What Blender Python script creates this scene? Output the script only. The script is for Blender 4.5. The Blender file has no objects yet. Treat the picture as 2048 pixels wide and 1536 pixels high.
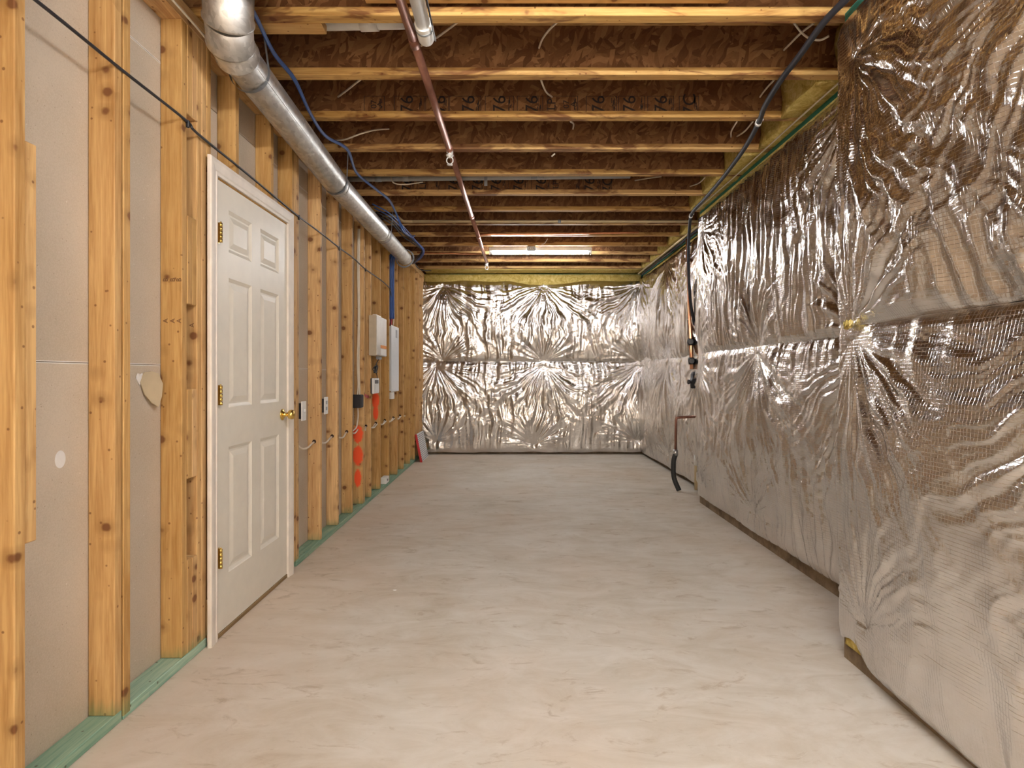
import bpy, bmesh, math, random
import numpy as np
from mathutils import Vector, Matrix, Euler

random.seed(7)
S = bpy.context.scene
C = S.collection
PI = math.pi

# ------------------------------------------------------------------ camera
EYE = 1.18
cam_d = bpy.data.cameras.new('camera')
cam = bpy.data.objects.new('camera', cam_d); C.objects.link(cam)
cam.location = (0, 0, EYE); cam.rotation_euler = (PI/2, 0, 0)
cam_d.sensor_width = 36; cam_d.lens = 36*1170/2048
cam_d.shift_x = -3/2048; cam_d.shift_y = -18/2048
cam_d.clip_start = 0.02
S.camera = cam
# ------------------------------------------------------------------ world, exposure, lamp power
w = bpy.data.worlds.new('world'); S.world = w; w.use_nodes = True
w.node_tree.nodes['Background'].inputs[0].default_value = (0.9, 0.85, 0.8, 1)
w.node_tree.nodes['Background'].inputs[1].default_value = 0.15
S.view_settings.view_transform = 'Standard'; S.view_settings.look = 'None'
S.view_settings.gamma = 1; S.view_settings.use_curve_mapping = False
S.view_settings.exposure = 1.55
TUBE_COL = (.985, 0.985, 1.0)
TUBE_FAR = 55.0
TUBE_NEAR = 105.0
TUBE_REAR_FILL = 40.0
# added area light behind the camera, an unseen soft fill for joists and foil
al = bpy.data.lights.new('rear_fill_light', 'AREA'); al.shape = 'RECTANGLE'; al.size = 1.7; al.size_y = 1.3
al.energy = 72; al.color = (.96, .97, 1.0)
alo = bpy.data.objects.new('rear_fill_light', al); C.objects.link(alo); alo.location = (-.1, -2.9, 1.25); alo.rotation_euler = (PI/2, 0, PI)

# ------------------------------------------------------------------ helpers
def P(px, py, d):                    # a point seen at that place of the photograph, d metres ahead
    return Vector(((px-1027)*d/1170, d, EYE+(750-py)*d/1170))
def PZ(px, py, zz):                  # same, on the horizontal plane zz above the eye
    return P(px, py, zz*1170/(750-py))
def link(o, parent=None):
    C.objects.link(o)
    if parent is not None: o.parent = parent
    return o
def tag(o, label=None, cat=None, group=None, kind=None):
    if label: o['label'] = label
    if cat: o['category'] = cat
    if group: o['group'] = group
    if kind: o['kind'] = kind
    return o
def empty(name, loc=(0,0,0), rz=0):
    o = bpy.data.objects.new(name, None); C.objects.link(o)
    o.location = loc; o.rotation_euler = (0,0,rz); o.empty_display_size = .05
    return o
def obj_bm(name, bm, mat, parent=None, loc=(0,0,0), smooth=False):
    me = bpy.data.meshes.new(name); bm.normal_update(); bm.to_mesh(me); bm.free()
    if smooth:
        for p in me.polygons: p.use_smooth = True
    if mat: me.materials.append(mat)
    o = bpy.data.objects.new(name, me); o.location = loc
    return link(o, parent)
_bm_cache = {}
def box_mesh(name, sx, sy, sz, mat, bev):
    key = (round(sx,4), round(sy,4), round(sz,4), mat.name, bev)
    if key in _bm_cache: return _bm_cache[key]
    bm = bmesh.new(); bmesh.ops.create_cube(bm, size=1)
    for v in bm.verts: v.co = Vector((v.co.x*sx, v.co.y*sy, v.co.z*sz))
    if bev > 0:
        bmesh.ops.bevel(bm, geom=bm.edges[:], offset=bev, segments=1, affect='EDGES')
    me = bpy.data.meshes.new(name); bm.normal_update(); bm.to_mesh(me); bm.free()
    me.materials.append(mat); _bm_cache[key] = me
    return me
def box(name, x0, x1, y0, y1, z0, z1, mat, parent=None, bev=.0025, off=(0,0,0)):
    me = box_mesh(name, x1-x0, y1-y0, z1-z0, mat, bev)
    o = bpy.data.objects.new(name, me)
    o.location = ((x0+x1)/2-off[0], (y0+y1)/2-off[1], (z0+z1)/2-off[2])
    return link(o, parent)
def add_box(bm, x0, x1, y0, y1, z0, z1, bev=0):
    r = bmesh.ops.create_cube(bm, size=1); vs = r['verts']
    for v in vs: v.co = Vector(((x0+x1)/2+v.co.x*(x1-x0), (y0+y1)/2+v.co.y*(y1-y0), (z0+z1)/2+v.co.z*(z1-z0)))
    if bev:
        es = list({e for v in vs for e in v.link_edges})
        bmesh.ops.bevel(bm, geom=es, offset=bev, segments=2, affect='EDGES')
def spline(pts, n=8):
    pts = [Vector(p) for p in pts]
    if len(pts) < 3: return pts
    q = [pts[0]*2-pts[1]] + pts + [pts[-1]*2-pts[-2]]
    out = []
    for i in range(1, len(q)-2):
        a, b, c, d = q[i-1], q[i], q[i+1], q[i+2]
        for k in range(n):
            t = k/n
            out.append(0.5*((2*b)+(c-a)*t+(2*a-5*b+4*c-d)*t*t+(3*b-a-3*c+d)*t**3))
    out.append(pts[-1]); return out
def add_tube(bm, pts, r, seg=8, caps=True, flat=1.0):
    pts = [Vector(p) for p in pts]; n = len(pts)
    rad = r if isinstance(r, (list, tuple)) else [r]*n
    t0 = (pts[1]-pts[0]).normalized()
    up = Vector((0,0,1)) if abs(t0.z) < .9 else Vector((0,1,0))
    u = t0.cross(up).normalized(); rings = []
    for i, p in enumerate(pts):
        t = (pts[min(i+1,n-1)]-pts[max(i-1,0)]).normalized()
        u = (u-t*u.dot(t)).normalized(); v = t.cross(u)
        rings.append([bm.verts.new(p+(u*math.cos(a)+v*math.sin(a)*flat)*rad[i]) for a in [2*PI*k/seg for k in range(seg)]])
    for a, b in zip(rings, rings[1:]):
        for k in range(seg):
            f = bm.faces.new((a[k], a[(k+1)%seg], b[(k+1)%seg], b[k])); f.smooth = True
    if caps:
        bm.faces.new(rings[0][::-1]); bm.faces.new(rings[-1])
def tube(name, pts, r, mat, parent=None, seg=8, smooth_path=True, n=8, off=(0,0,0), flat=1.0):
    bm = bmesh.new(); o_ = Vector(off)
    p = [Vector(q)-o_ for q in pts]
    add_tube(bm, spline(p, n) if smooth_path else p, r, seg, flat=flat)
    bmesh.ops.recalc_face_normals(bm, faces=bm.faces[:])
    return obj_bm(name, bm, mat, parent)
def cable_thing(name, pts, r, mat, label, cat, group=None, seg=8, smooth_path=True, flat=1.0):
    p0 = Vector(pts[0])
    o = tube(name, pts, r, mat, None, seg, smooth_path, off=p0, flat=flat); o.location = p0
    return tag(o, label, cat, group)
def lathe(bm, prof, c, axis, seg=16):
    axis = Vector(axis).normalized(); c = Vector(c)
    up = Vector((0,0,1)) if abs(axis.z) < .9 else Vector((0,1,0))
    u = axis.cross(up).normalized(); v = axis.cross(u)
    rings = []
    for (h, r) in prof:
        rings.append([bm.verts.new(c+axis*h+(u*math.cos(2*PI*k/seg)+v*math.sin(2*PI*k/seg))*max(r,1e-4)) for k in range(seg)])
    for a, b in zip(rings, rings[1:]):
        for k in range(seg):
            f = bm.faces.new((a[k], a[(k+1)%seg], b[(k+1)%seg], b[k])); f.smooth = True
    bm.faces.new(rings[0][::-1]); bm.faces.new(rings[-1])
    bmesh.ops.recalc_face_normals(bm, faces=bm.faces[:])

# ------------------------------------------------------------------ materials
def new_mat(name):
    m = bpy.data.materials.new(name); m.use_nodes = True
    return m, m.node_tree, m.node_tree.nodes['Principled BSDF']
def N(nt, typ, **kw):
    n = nt.nodes.new(typ)
    for k, v in kw.items(): setattr(n, k, v)
    return n
def setin(n, **kw):
    for k, v in kw.items(): n.inputs[k.replace('_', ' ')].default_value = v
def ramp(nt, src, stops, interp='LINEAR'):
    r = N(nt, 'ShaderNodeValToRGB'); r.color_ramp.interpolation = interp
    e = r.color_ramp.elements
    while len(e) < len(stops): e.new(0.5)
    for i, (p, c) in enumerate(stops):
        e[i].position = p; e[i].color = (*c, 1) if len(c) == 3 else c
    nt.links.new(src, r.inputs[0]); return r.outputs[0]
def mixc(nt, fac, a, b, mode='MIX'):
    m = N(nt, 'ShaderNodeMix', data_type='RGBA', blend_type=mode)
    for sock, val in ((m.inputs[0], fac), (m.inputs[6], a), (m.inputs[7], b)):
        if hasattr(val, 'is_linked') or hasattr(val, 'links'): nt.links.new(val, sock)
        else: sock.default_value = val if isinstance(val, (int, float)) else ((*val, 1) if len(val) == 3 else val)
    return m.outputs[2]
def math_n(nt, op, a, b=None, c=None):
    m = N(nt, 'ShaderNodeMath', operation=op)
    for i, v in enumerate((a, b, c)):
        if v is None: continue
        if isinstance(v, (int, float)): m.inputs[i].default_value = v
        else: nt.links.new(v, m.inputs[i])
    return m.outputs[0]
def coords(nt, scale=(1,1,1), rot=(0,0,0), rnd=True, space='Object'):
    tc = N(nt, 'ShaderNodeTexCoord'); src = tc.outputs[space]
    if rnd:
        oi = N(nt, 'ShaderNodeObjectInfo')
        va = N(nt, 'ShaderNodeVectorMath', operation='MULTIPLY_ADD')
        nt.links.new(oi.outputs['Random'], va.inputs[0])
        va.inputs[1].default_value = (37.1, 21.7, 53.3); nt.links.new(src, va.inputs[2]); src = va.outputs[0]
    mp = N(nt, 'ShaderNodeMapping'); mp.inputs['Scale'].default_value = scale; mp.inputs['Rotation'].default_value = rot
    nt.links.new(src, mp.inputs[0]); return mp.outputs[0]
def noise(nt, vec, scale, detail=3, rough=.5, dist=0):
    n = N(nt, 'ShaderNodeTexNoise'); nt.links.new(vec, n.inputs['Vector'])
    setin(n, Scale=scale, Detail=detail, Roughness=rough, Distortion=dist); return n.outputs['Fac']
def bump(nt, bsdf, h, strength=.3, dist=.002):
    b = N(nt, 'ShaderNodeBump'); setin(b, Strength=strength, Distance=dist)
    nt.links.new(h, b.inputs['Height']); nt.links.new(b.outputs[0], bsdf.inputs['Normal']); return b
def plain(name, col, rough=.5, metal=0, bumpy=0, vary=.08):
    m, nt, b = new_mat(name)
    v = coords(nt); n = noise(nt, v, 14, 4)
    c0 = tuple(max(0, c*(1-vary)) for c in col); c1 = tuple(min(1, c*(1+vary)) for c in col)
    nt.links.new(ramp(nt, n, [(.3, c0), (.7, c1)]), b.inputs['Base Color'])
    setin(b, Roughness=rough, Metallic=metal)
    if bumpy: bump(nt, b, n, bumpy, .002)
    return m
def wood(name, axis, c_lo, c_hi, knot=(.16,.06,.02), rough=.62, knots=.62, stain=None, paint=None, green_end=False):
    m, nt, b = new_mat(name)
    st = {'x': (.055,1,1), 'y': (1,.055,1), 'z': (1,1,.055)}[axis]
    v = coords(nt, st)
    big = noise(nt, v, 9, 2, .5, 1.2)
    g1 = noise(nt, v, 38, 4, .6, 1.0)
    g2 = noise(nt, v, 160, 3, .6)
    f = math_n(nt, 'ADD', math_n(nt, 'MULTIPLY', g1, .55), math_n(nt, 'MULTIPLY', g2, .3))
    f = math_n(nt, 'ADD', f, math_n(nt, 'MULTIPLY', big, .25))
    col = ramp(nt, f, [(.38, c_lo), (.68, c_hi)])
    oi = N(nt, 'ShaderNodeObjectInfo')
    hv = N(nt, 'ShaderNodeHueSaturation')
    nt.links.new(math_n(nt, 'MULTIPLY_ADD', oi.outputs['Random'], .26, .86), hv.inputs['Value'])
    nt.links.new(math_n(nt, 'MULTIPLY_ADD', oi.outputs['Random'], -.14, 1.06), hv.inputs['Saturation'])
    nt.links.new(col, hv.inputs['Color']); col = hv.outputs[0]
    # knots
    st2 = {'x': (1.1,1,1), 'y': (1,1.1,1), 'z': (1,1,1.1)}[axis]
    kv = coords(nt, st2)
    vo = N(nt, 'ShaderNodeTexVoronoi'); setin(vo, Scale=10, Randomness=1.0); nt.links.new(kv, vo.inputs['Vector'])
    wob = noise(nt, kv, 45, 2)
    dd = math_n(nt, 'ADD', vo.outputs['Distance'], math_n(nt, 'MULTIPLY_ADD', wob, .08, -.04))
    sel = N(nt, 'ShaderNodeSeparateColor'); nt.links.new(vo.outputs['Color'], sel.inputs[0])
    pick = math_n(nt, 'GREATER_THAN', sel.outputs[0], 1-knots)
    core = ramp(nt, dd, [(.13, (1,1,1)), (.20, (0,0,0))])
    halo = ramp(nt, dd, [(.14, (1,1,1)), (.42, (0,0,0))])
    col = mixc(nt, math_n(nt, 'MULTIPLY', math_n(nt, 'MULTIPLY', halo, pick), .5), col, tuple(c*.62 for c in c_lo))
    col = mixc(nt, math_n(nt, 'MULTIPLY', math_n(nt, 'MULTIPLY', core, pick), .9), col, knot)
    # nail holes and specks
    v2 = N(nt, 'ShaderNodeTexVoronoi'); setin(v2, Scale=22); nt.links.new(coords(nt), v2.inputs['Vector'])
    sp = ramp(nt, v2.outputs['Distance'], [(.075, (1,1,1)), (.12, (0,0,0))])
    col = mixc(nt, math_n(nt, 'MULTIPLY', sp, .75), col, knot)
    if stain:
        sn = noise(nt, coords(nt, {'x': (.25,1,1), 'y': (1,.25,1), 'z': (1,1,.25)}[axis]), 9, 4, .65, .6)
        col = mixc(nt, math_n(nt, 'MULTIPLY', ramp(nt, sn, [(.50, (0,0,0)), (.59, (1,1,1))]), stain[3]), col, stain[:3])
    if green_end:      # treated-lumber dye wicked into the foot of the board
        tc = N(nt, 'ShaderNodeTexCoord'); sx = N(nt, 'ShaderNodeSeparateXYZ'); geo = N(nt, 'ShaderNodeNewGeometry')
        nt.links.new(geo.outputs['Position'], sx.inputs[0])
        h = math_n(nt, 'ADD', sx.outputs[2], math_n(nt, 'MULTIPLY', g1, .12))
        col = mixc(nt, math_n(nt, 'MULTIPLY', ramp(nt, h, [(.09, (1,1,1)), (.15, (0,0,0))]), .55), col, (.10,.22,.10))
    if paint:
        tc = N(nt, 'ShaderNodeTexCoord'); pn = noise(nt, tc.outputs['Object'], 60, 3)
        for (cx, cz, rx, rz) in paint:
            mp = N(nt, 'ShaderNodeMapping'); mp.inputs['Location'].default_value = (-cx/rx, 0, -cz/rz)
            mp.inputs['Scale'].default_value = (1/rx, 0, 1/rz); nt.links.new(tc.outputs['Object'], mp.inputs[0])
            ln = N(nt, 'ShaderNodeVectorMath', operation='LENGTH'); nt.links.new(mp.outputs[0], ln.inputs[0])
            q = math_n(nt, 'ADD', ln.outputs['Value'], math_n(nt, 'MULTIPLY_ADD', pn, .5, -.25))
            col = mixc(nt, ramp(nt, q, [(.75, (1,1,1)), (1.1, (0,0,0))]), col, (.85,.10,.03))
    nt.links.new(col, b.inputs['Base Color']); setin(b, Roughness=rough)
    b.inputs['Specular IOR Level'].default_value = .25
    bump(nt, b, g2, .12, .0006)
    return m
def osb(name, lo, hi, plane='xz'):
    m, nt, b = new_mat(name)
    cols = []; hs = []
    for k, (ang, sc) in enumerate(((.35, 12), (1.25, 13), (-.7, 14))):
        rot = (0, ang, 0) if plane == 'xz' else (0, 0, ang)
        base = coords(nt, (1,1,1), (0,0,0), rnd=True)
        wn = N(nt, 'ShaderNodeTexNoise'); setin(wn, Scale=5, Detail=2); nt.links.new(base, wn.inputs['Vector'])
        va = N(nt, 'ShaderNodeVectorMath', operation='MULTIPLY_ADD'); nt.links.new(wn.outputs['Color'], va.inputs[0])
        va.inputs[1].default_value = (.12,.12,.12); nt.links.new(base, va.inputs[2])
        mp = N(nt, 'ShaderNodeMapping', vector_type='POINT'); mp.inputs['Rotation'].default_value = rot
        mp.inputs['Location'].default_value = (k*3.3, k*1.7, k*2.1)
        mp2 = N(nt, 'ShaderNodeMapping'); mp2.inputs['Scale'].default_value = (.9, 3.4 if plane == 'xy' else 1, 3.4 if plane == 'xz' else 1)
        nt.links.new(va.outputs[0], mp.inputs[0]); nt.links.new(mp.outputs[0], mp2.inputs[0])
        vo = N(nt, 'ShaderNodeTexVoronoi'); setin(vo, Scale=sc); nt.links.new(mp2.outputs[0], vo.inputs['Vector'])
        sp = N(nt, 'ShaderNodeSeparateColor'); nt.links.new(vo.outputs['Color'], sp.inputs[0])
        fine = noise(nt, mp2.outputs[0], 45, 3)
        t = math_n(nt, 'ADD', math_n(nt, 'MULTIPLY', sp.outputs[0], .75), math_n(nt, 'MULTIPLY', fine, .3))
        cols.append(t); hs.append(sp.outputs[1])
    s1 = math_n(nt, 'GREATER_THAN', hs[0], .5); s2 = math_n(nt, 'GREATER_THAN', hs[1], .55)
    f = mixc(nt, s2, mixc(nt, s1, cols[2], cols[0]), cols[1])
    col = ramp(nt, f, [(.05, tuple(c*.7 for c in lo)), (.3, lo), (.7, tuple((a+b_)/2 for a, b_ in zip(lo, hi))), (.97, hi)])
    nt.links.new(col, b.inputs['Base Color']); setin(b, Roughness=.7); b.inputs['Specular IOR Level'].default_value = .2
    bump(nt, b, f, .35, .0015)
    return m

W_LO, W_HI = (.38,.19,.058), (.67,.425,.18)
M_stud = wood('pine_stud', 'z', W_LO, W_HI, green_end=True)
M_plate = wood('pine_plate', 'y', W_LO, W_HI)
M_flange = wood('joist_flange_wood', 'x', (.44,.23,.07), (.74,.48,.19), knots=.2, stain=(.13,.03,.012,.75))
M_blockx = wood('pine_block', 'x', W_LO, W_HI)
M_green = wood('treated_plate', 'y', (.15,.30,.22), (.40,.52,.37), knot=(.08,.05,.03), knots=.25)
M_sill = wood('treated_sill', 'y', (.02,.16,.12), (.08,.30,.22), knots=.1)
M_osb = osb('osb_web', (.15,.062,.024), (.33,.17,.075))
M_osbd = osb('osb_subfloor', (.10,.035,.012), (.27,.12,.045), 'xy')
M_jamb = wood('raw_jamb', 'z', (.55,.30,.10), (.72,.45,.20), knots=.2)
M_cream = plain('painted_cream', (.70,.65,.56), .42, vary=.03)
M_casing = plain('primed_casing', (.72,.65,.57), .5, vary=.07)
M_brass = plain('brass', (.80,.56,.16), .22, 1, vary=.1)
M_bronze = plain('bronze_threshold', (.28,.18,.07), .4, .6)
M_white = plain('white_plastic', (.80,.79,.76), .35, vary=.02)
M_romex = plain('white_cable_jacket', (.70,.62,.50), .5)
M_black = plain('black_plastic', (.018,.018,.022), .4)
M_coax = plain('black_coax_jacket', (.02,.02,.025), .35)
M_greyc = plain('dark_grey_cable_jacket', (.02,.02,.026), .6)
M_blue = plain('blue_cable_jacket', (.035,.10,.34), .4)
M_pink = plain('red_wire', (.55,.05,.10), .4)
M_pvc = plain('white_pvc', (.84,.83,.79), .5, vary=.03)
M_cpvc = plain('cream_cpvc', (.66,.52,.30), .4)
M_greypipe = plain('grey_pvc', (.42,.43,.42), .4)
M_band = plain('grey_band', (.30,.32,.34), .45)
M_rubber = plain('black_rubber', (.02,.02,.02), .6)
M_red = plain('red_card', (.55,.03,.03), .6)
M_label = plain('orange_label', (.85,.30,.05), .5)
M_ink = plain('black_ink', (.018,.012,.010), .8)
M_inkb = plain('brown_ink', (.14,.06,.02), .8)
M_beigebox = plain('beige_metal', (.48,.40,.29), .45)
M_panel = plain('white_enamel', (.66,.69,.72), .35, vary=.02)
M_dark = plain('drilled_hole', (.03,.012,.006), .9)
M_steel = plain('steel', (.55,.55,.55), .35, 1)
M_fixture = plain('white_fixture_enamel', (.75,.75,.73), .35)
M_filterw = plain('filter_paper', (.85,.85,.84), .8)
M_kraft = plain('kraft_paper', (.50,.40,.26), .8)
M_chalk = plain('torn_gypsum', (.75,.72,.68), .9)

def mat_copper(name, a, b_, rough):
    m, nt, b = new_mat(name)
    n = noise(nt, coords(nt, (2,.5,.5)), 6, 4, .6)
    nt.links.new(ramp(nt, n, [(.35, a), (.65, b_)]), b.inputs['Base Color'])
    setin(b, Metallic=.85, Roughness=rough); return m
M_copper = mat_copper('aged_copper', (.26,.12,.085), (.48,.24,.17), .42)
M_copperb = mat_copper('bright_copper', (.72,.30,.14), (.88,.42,.22), .28)

def mat_galv():
    m, nt, b = new_mat('galvanised_steel')
    v = coords(nt, (1,.5,1), rnd=False)
    vo = N(nt, 'ShaderNodeTexVoronoi'); setin(vo, Scale=60); nt.links.new(v, vo.inputs['Vector'])
    n = noise(nt, v, 7, 5, .6)
    sp = N(nt, 'ShaderNodeSeparateColor'); nt.links.new(vo.outputs['Color'], sp.inputs[0])
    f = math_n(nt, 'ADD', math_n(nt, 'MULTIPLY', sp.outputs[0], .25), math_n(nt, 'MULTIPLY', n, .75))
    nt.links.new(ramp(nt, f, [(.3, (.42,.41,.39)), (.7, (.72,.71,.68))]), b.inputs['Base Color'])
    nt.links.new(ramp(nt, n, [(.3, (.36,)*3), (.7, (.52,)*3)]), b.inputs['Roughness'])
    setin(b, Metallic=.9); bump(nt, b, n, .25, .004); return m
M_galv = mat_galv()

def mat_foil():
    m, nt, b = new_mat('foil_facing')
    uv = N(nt, 'ShaderNodeUVMap'); uv.uv_map = 'UVMap'
    sx = N(nt, 'ShaderNodeSeparateXYZ'); nt.links.new(uv.outputs[0], sx.inputs[0])
    lines = None
    for i in (0, 1):                # scrim threads glued under the foil, 12 mm apart
        fr = math_n(nt, 'FRACT', math_n(nt, 'MULTIPLY', sx.outputs[i], 1/.0125))
        a = math_n(nt, 'ABSOLUTE', math_n(nt, 'SUBTRACT', fr, .5))
        l = ramp(nt, a, [(.0, (1,1,1)), (.10, (0,0,0))])
        lines = l if lines is None else math_n(nt, 'MAXIMUM', lines, l)
    vec = uv.outputs[0]
    cr = noise(nt, vec, 26, 6, .62, .8)
    mu = N(nt, 'ShaderNodeTexVoronoi', feature='DISTANCE_TO_EDGE'); setin(mu, Scale=22)
    wn = N(nt, 'ShaderNodeTexNoise'); setin(wn, Scale=14, Detail=3); nt.links.new(vec, wn.inputs['Vector'])
    va = N(nt, 'ShaderNodeVectorMath', operation='MULTIPLY_ADD'); nt.links.new(wn.outputs['Color'], va.inputs[0])
    va.inputs[1].default_value = (.09,.09,.09); nt.links.new(vec, va.inputs[2]); nt.links.new(va.outputs[0], mu.inputs['Vector'])
    h = math_n(nt, 'ADD', math_n(nt, 'MULTIPLY', cr, .0016), math_n(nt, 'MULTIPLY', lines, .00042))
    h = math_n(nt, 'ADD', h, math_n(nt, 'MULTIPLY', math_n(nt, 'MINIMUM', mu.outputs['Distance'], .25), .0012))
    bp = N(nt, 'ShaderNodeBump'); setin(bp, Strength=.8, Distance=1.0)
    nt.links.new(h, bp.inputs['Height']); nt.links.new(bp.outputs[0], b.inputs['Normal'])
    dirt = noise(nt, vec, 3, 5, .6)
    nt.links.new(ramp(nt, dirt, [(.3, (.70,.665,.64)), (.65, (.84,.82,.80))]), b.inputs['Base Color'])
    nt.links.new(ramp(nt, dirt, [(.3, (.20,)*3), (.7, (.12,)*3)]), b.inputs['Roughness'])
    setin(b, Metallic=1.0); return m
M_foil = mat_foil()

def mat_glass_wool():
    m, nt, b = new_mat('yellow_glass_wool')
    v = coords(nt, (1,1,1)); n = noise(nt, v, 12, 6, .7, 1.5); n2 = noise(nt, v, 90, 3, .7)
    f = math_n(nt, 'ADD', math_n(nt, 'MULTIPLY', n, .7), math_n(nt, 'MULTIPLY', n2, .3))
    nt.links.new(ramp(nt, f, [(.3, (.30,.20,.04)), (.5, (.58,.44,.13)), (.7, (.78,.66,.32))]), b.inputs['Base Color'])
    setin(b, Roughness=1.0); b.inputs['Specular IOR Level'].default_value = .05
    bump(nt, b, f, .8, .01); return m
M_wool = mat_glass_wool()

def mat_drywall():
    m, nt, b = new_mat('drywall_paper')
    v = coords(nt, rnd=False); n = noise(nt, v, 2.2, 4); f = noise(nt, v, 220, 2)
    col = ramp(nt, math_n(nt, 'ADD', math_n(nt, 'MULTIPLY', n, .6), math_n(nt, 'MULTIPLY', f, .4)), [(.35, (.47,.39,.295)), (.65, (.58,.49,.385))])
    vo = N(nt, 'ShaderNodeTexVoronoi'); setin(vo, Scale=38); nt.links.new(v, vo.inputs['Vector'])
    col = mixc(nt, math_n(nt, 'MULTIPLY', ramp(nt, vo.outputs['Distance'], [(.05, (1,1,1)), (.09, (0,0,0))]), .5), col, (.22,.16,.10))
    vo2 = N(nt, 'ShaderNodeTexVoronoi'); setin(vo2, Scale=17); nt.links.new(v, vo2.inputs['Vector'])
    col = mixc(nt, math_n(nt, 'MULTIPLY', ramp(nt, vo2.outputs['Distance'], [(.025, (1,1,1)), (.05, (0,0,0))]), .6), col, (.8,.75,.68))
    nt.links.new(col, b.inputs['Base Color']); setin(b, Roughness=.9); b.inputs['Specular IOR Level'].default_value = .1
    bump(nt, b, f, .1, .0005); return m
M_dry = mat_drywall()
def mat_floor():
    m, nt, b = new_mat('concrete_slab')
    v = coords(nt, (1,1,1), rnd=False)
    n = noise(nt, v, 1.1, 7, .62, .6); tr = noise(nt, coords(nt, (1,2.2,1), (0,0,.25), rnd=False), 2.6, 8, .72, 1.0)
    f = math_n(nt, 'ADD', math_n(nt, 'MULTIPLY', n, .45), math_n(nt, 'MULTIPLY', tr, .55))
    col = ramp(nt, f, [(.30, (.42,.34,.25)), (.42, (.56,.50,.41)), (.56, (.66,.615,.54)), (.72, (.73,.70,.64))])
    red = noise(nt, v, .8, 4, .6)
    sx = N(nt, 'ShaderNodeSeparateXYZ'); tc = N(nt, 'ShaderNodeTexCoord'); nt.links.new(tc.outputs['Object'], sx.inputs[0])
    edge = ramp(nt, math_n(nt, 'MULTIPLY_ADD', sx.outputs[0], -.4, .1), [(.28, (0,0,0)), (.7, (1,1,1))])   # red clay dust along the framed wall
    rf = math_n(nt, 'ADD', math_n(nt, 'MULTIPLY', ramp(nt, red, [(.45, (0,0,0)), (.7, (1,1,1))]), .30), math_n(nt, 'MULTIPLY', edge, .45))
    col = mixc(nt, rf, col, (.66,.49,.35))
    st = noise(nt, coords(nt, (1,2.2,1), (0,0,.5), rnd=False), 5, 6, .7, 1.2)
    col = mixc(nt, math_n(nt, 'MULTIPLY', ramp(nt, st, [(.57, (0,0,0)), (.68, (1,1,1))]), .5), col, (.36,.26,.16))
    sc = noise(nt, coords(nt, (1,1,1), rnd=False), 300, 2)
    nt.links.new(col, b.inputs['Base Color']); setin(b, Roughness=.62); b.inputs['Specular IOR Level'].default_value = .3
    bump(nt, b, math_n(nt, 'ADD', tr, math_n(nt, 'MULTIPLY', sc, .15)), .18, .003); return m
M_floor = mat_floor()
def mat_conc():
    m, nt, b = new_mat('wall_concrete')
    v = coords(nt, rnd=False); n = noise(nt, v, 8, 6, .65)
    vo = N(nt, 'ShaderNodeTexVoronoi', feature='DISTANCE_TO_EDGE'); setin(vo, Scale=9); nt.links.new(v, vo.inputs['Vector'])
    col = ramp(nt, n, [(.3, (.10,.065,.035)), (.5, (.22,.155,.09)), (.7, (.33,.25,.16))])
    nt.links.new(col, b.inputs['Base Color']); setin(b, Roughness=.9)
    bump(nt, b, n, .8, .01); return m
M_conc = mat_conc()
def mat_emit(name, col, st):
    m, nt, b = new_mat(name)
    setin(b, Base_Color=(.8,.8,.8,1)); b.inputs['Emission Color'].default_value = (*col, 1); b.inputs['Emission Strength'].default_value = st
    return m
M_tube_far = mat_emit('lit_tube', TUBE_COL, TUBE_FAR)
M_tube_near = mat_emit('lit_tube_near', TUBE_COL, TUBE_NEAR)
M_tube_rear_fill = mat_emit('rear_fill_tube', TUBE_COL, TUBE_REAR_FILL)

# ================================================================== THE SETTING
YF, YB = -3.0, 8.78          # ends of the room
XW = -1.335                  # room face of the studs
XD = -1.424                  # drywall behind the studs
ZP = 2.616                   # underside of the top plate
ZJ = 2.70                    # underside of the joists

def grid_floor():
    bm = bmesh.new(); add_box(bm, -1.7, 2.3, YF-.2, YB+.2, -.12, 0)
    return obj_bm('floor', bm, M_floor)
tag(grid_floor(), kind='structure')

# ---- left wall: framed, drywall sheets behind
wall_left = tag(empty('wall_left'), kind='structure')
sheets = [(.004, 1.2193), (1.2207, 2.4373), (2.4387, 2.70)]
DOOR_Y0, DOOR_Y1, DOOR_Z = 2.585, 3.43, 2.085
for (z0, z1) in sheets:
    for (y0, y1) in (((YF, -.40), (-.397, DOOR_Y0-.004), (DOOR_Y1+.003, 5.98), (5.983, YB)) if z0 < 2.4 else ((YF, -.40), (-.397, 3.2), (3.203, 5.98), (5.983, YB))):
        box('drywall_panel', XD-.0127, XD, y0, y1, z0, z1, M_dry, wall_left, bev=.0015)
box('drywall_panel', XD-.0127, XD, DOOR_Y0+.001, DOOR_Y1-.001, DOOR_Z, 2.435, M_dry, wall_left, bev=.0015)
for z in (1.220, 2.438):
    for (y0, y1) in ((YF, DOOR_Y0-.004), (DOOR_Y1+.003, YB)):
        for dz in (-.0028, .0028): box('sheet_edge', XD-.002, XD+.0008, y0, y1, z+dz-.0013, z+dz+.0013, M_chalk, wall_left, 0)
def stud(y0, z0=.0385, z1=ZP, t=.038, mat=None, x0=None, x1=None, name='stud', jit=True):
    j = random.uniform(-.0015, .0015) if jit else 0
    return box(name, (XD+.001 if x0 is None else x0), (XW if x1 is None else x1)+j, y0, y0+t-.0016, z0, z1, mat or M_stud, wall_left, bev=.0028)
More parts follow.
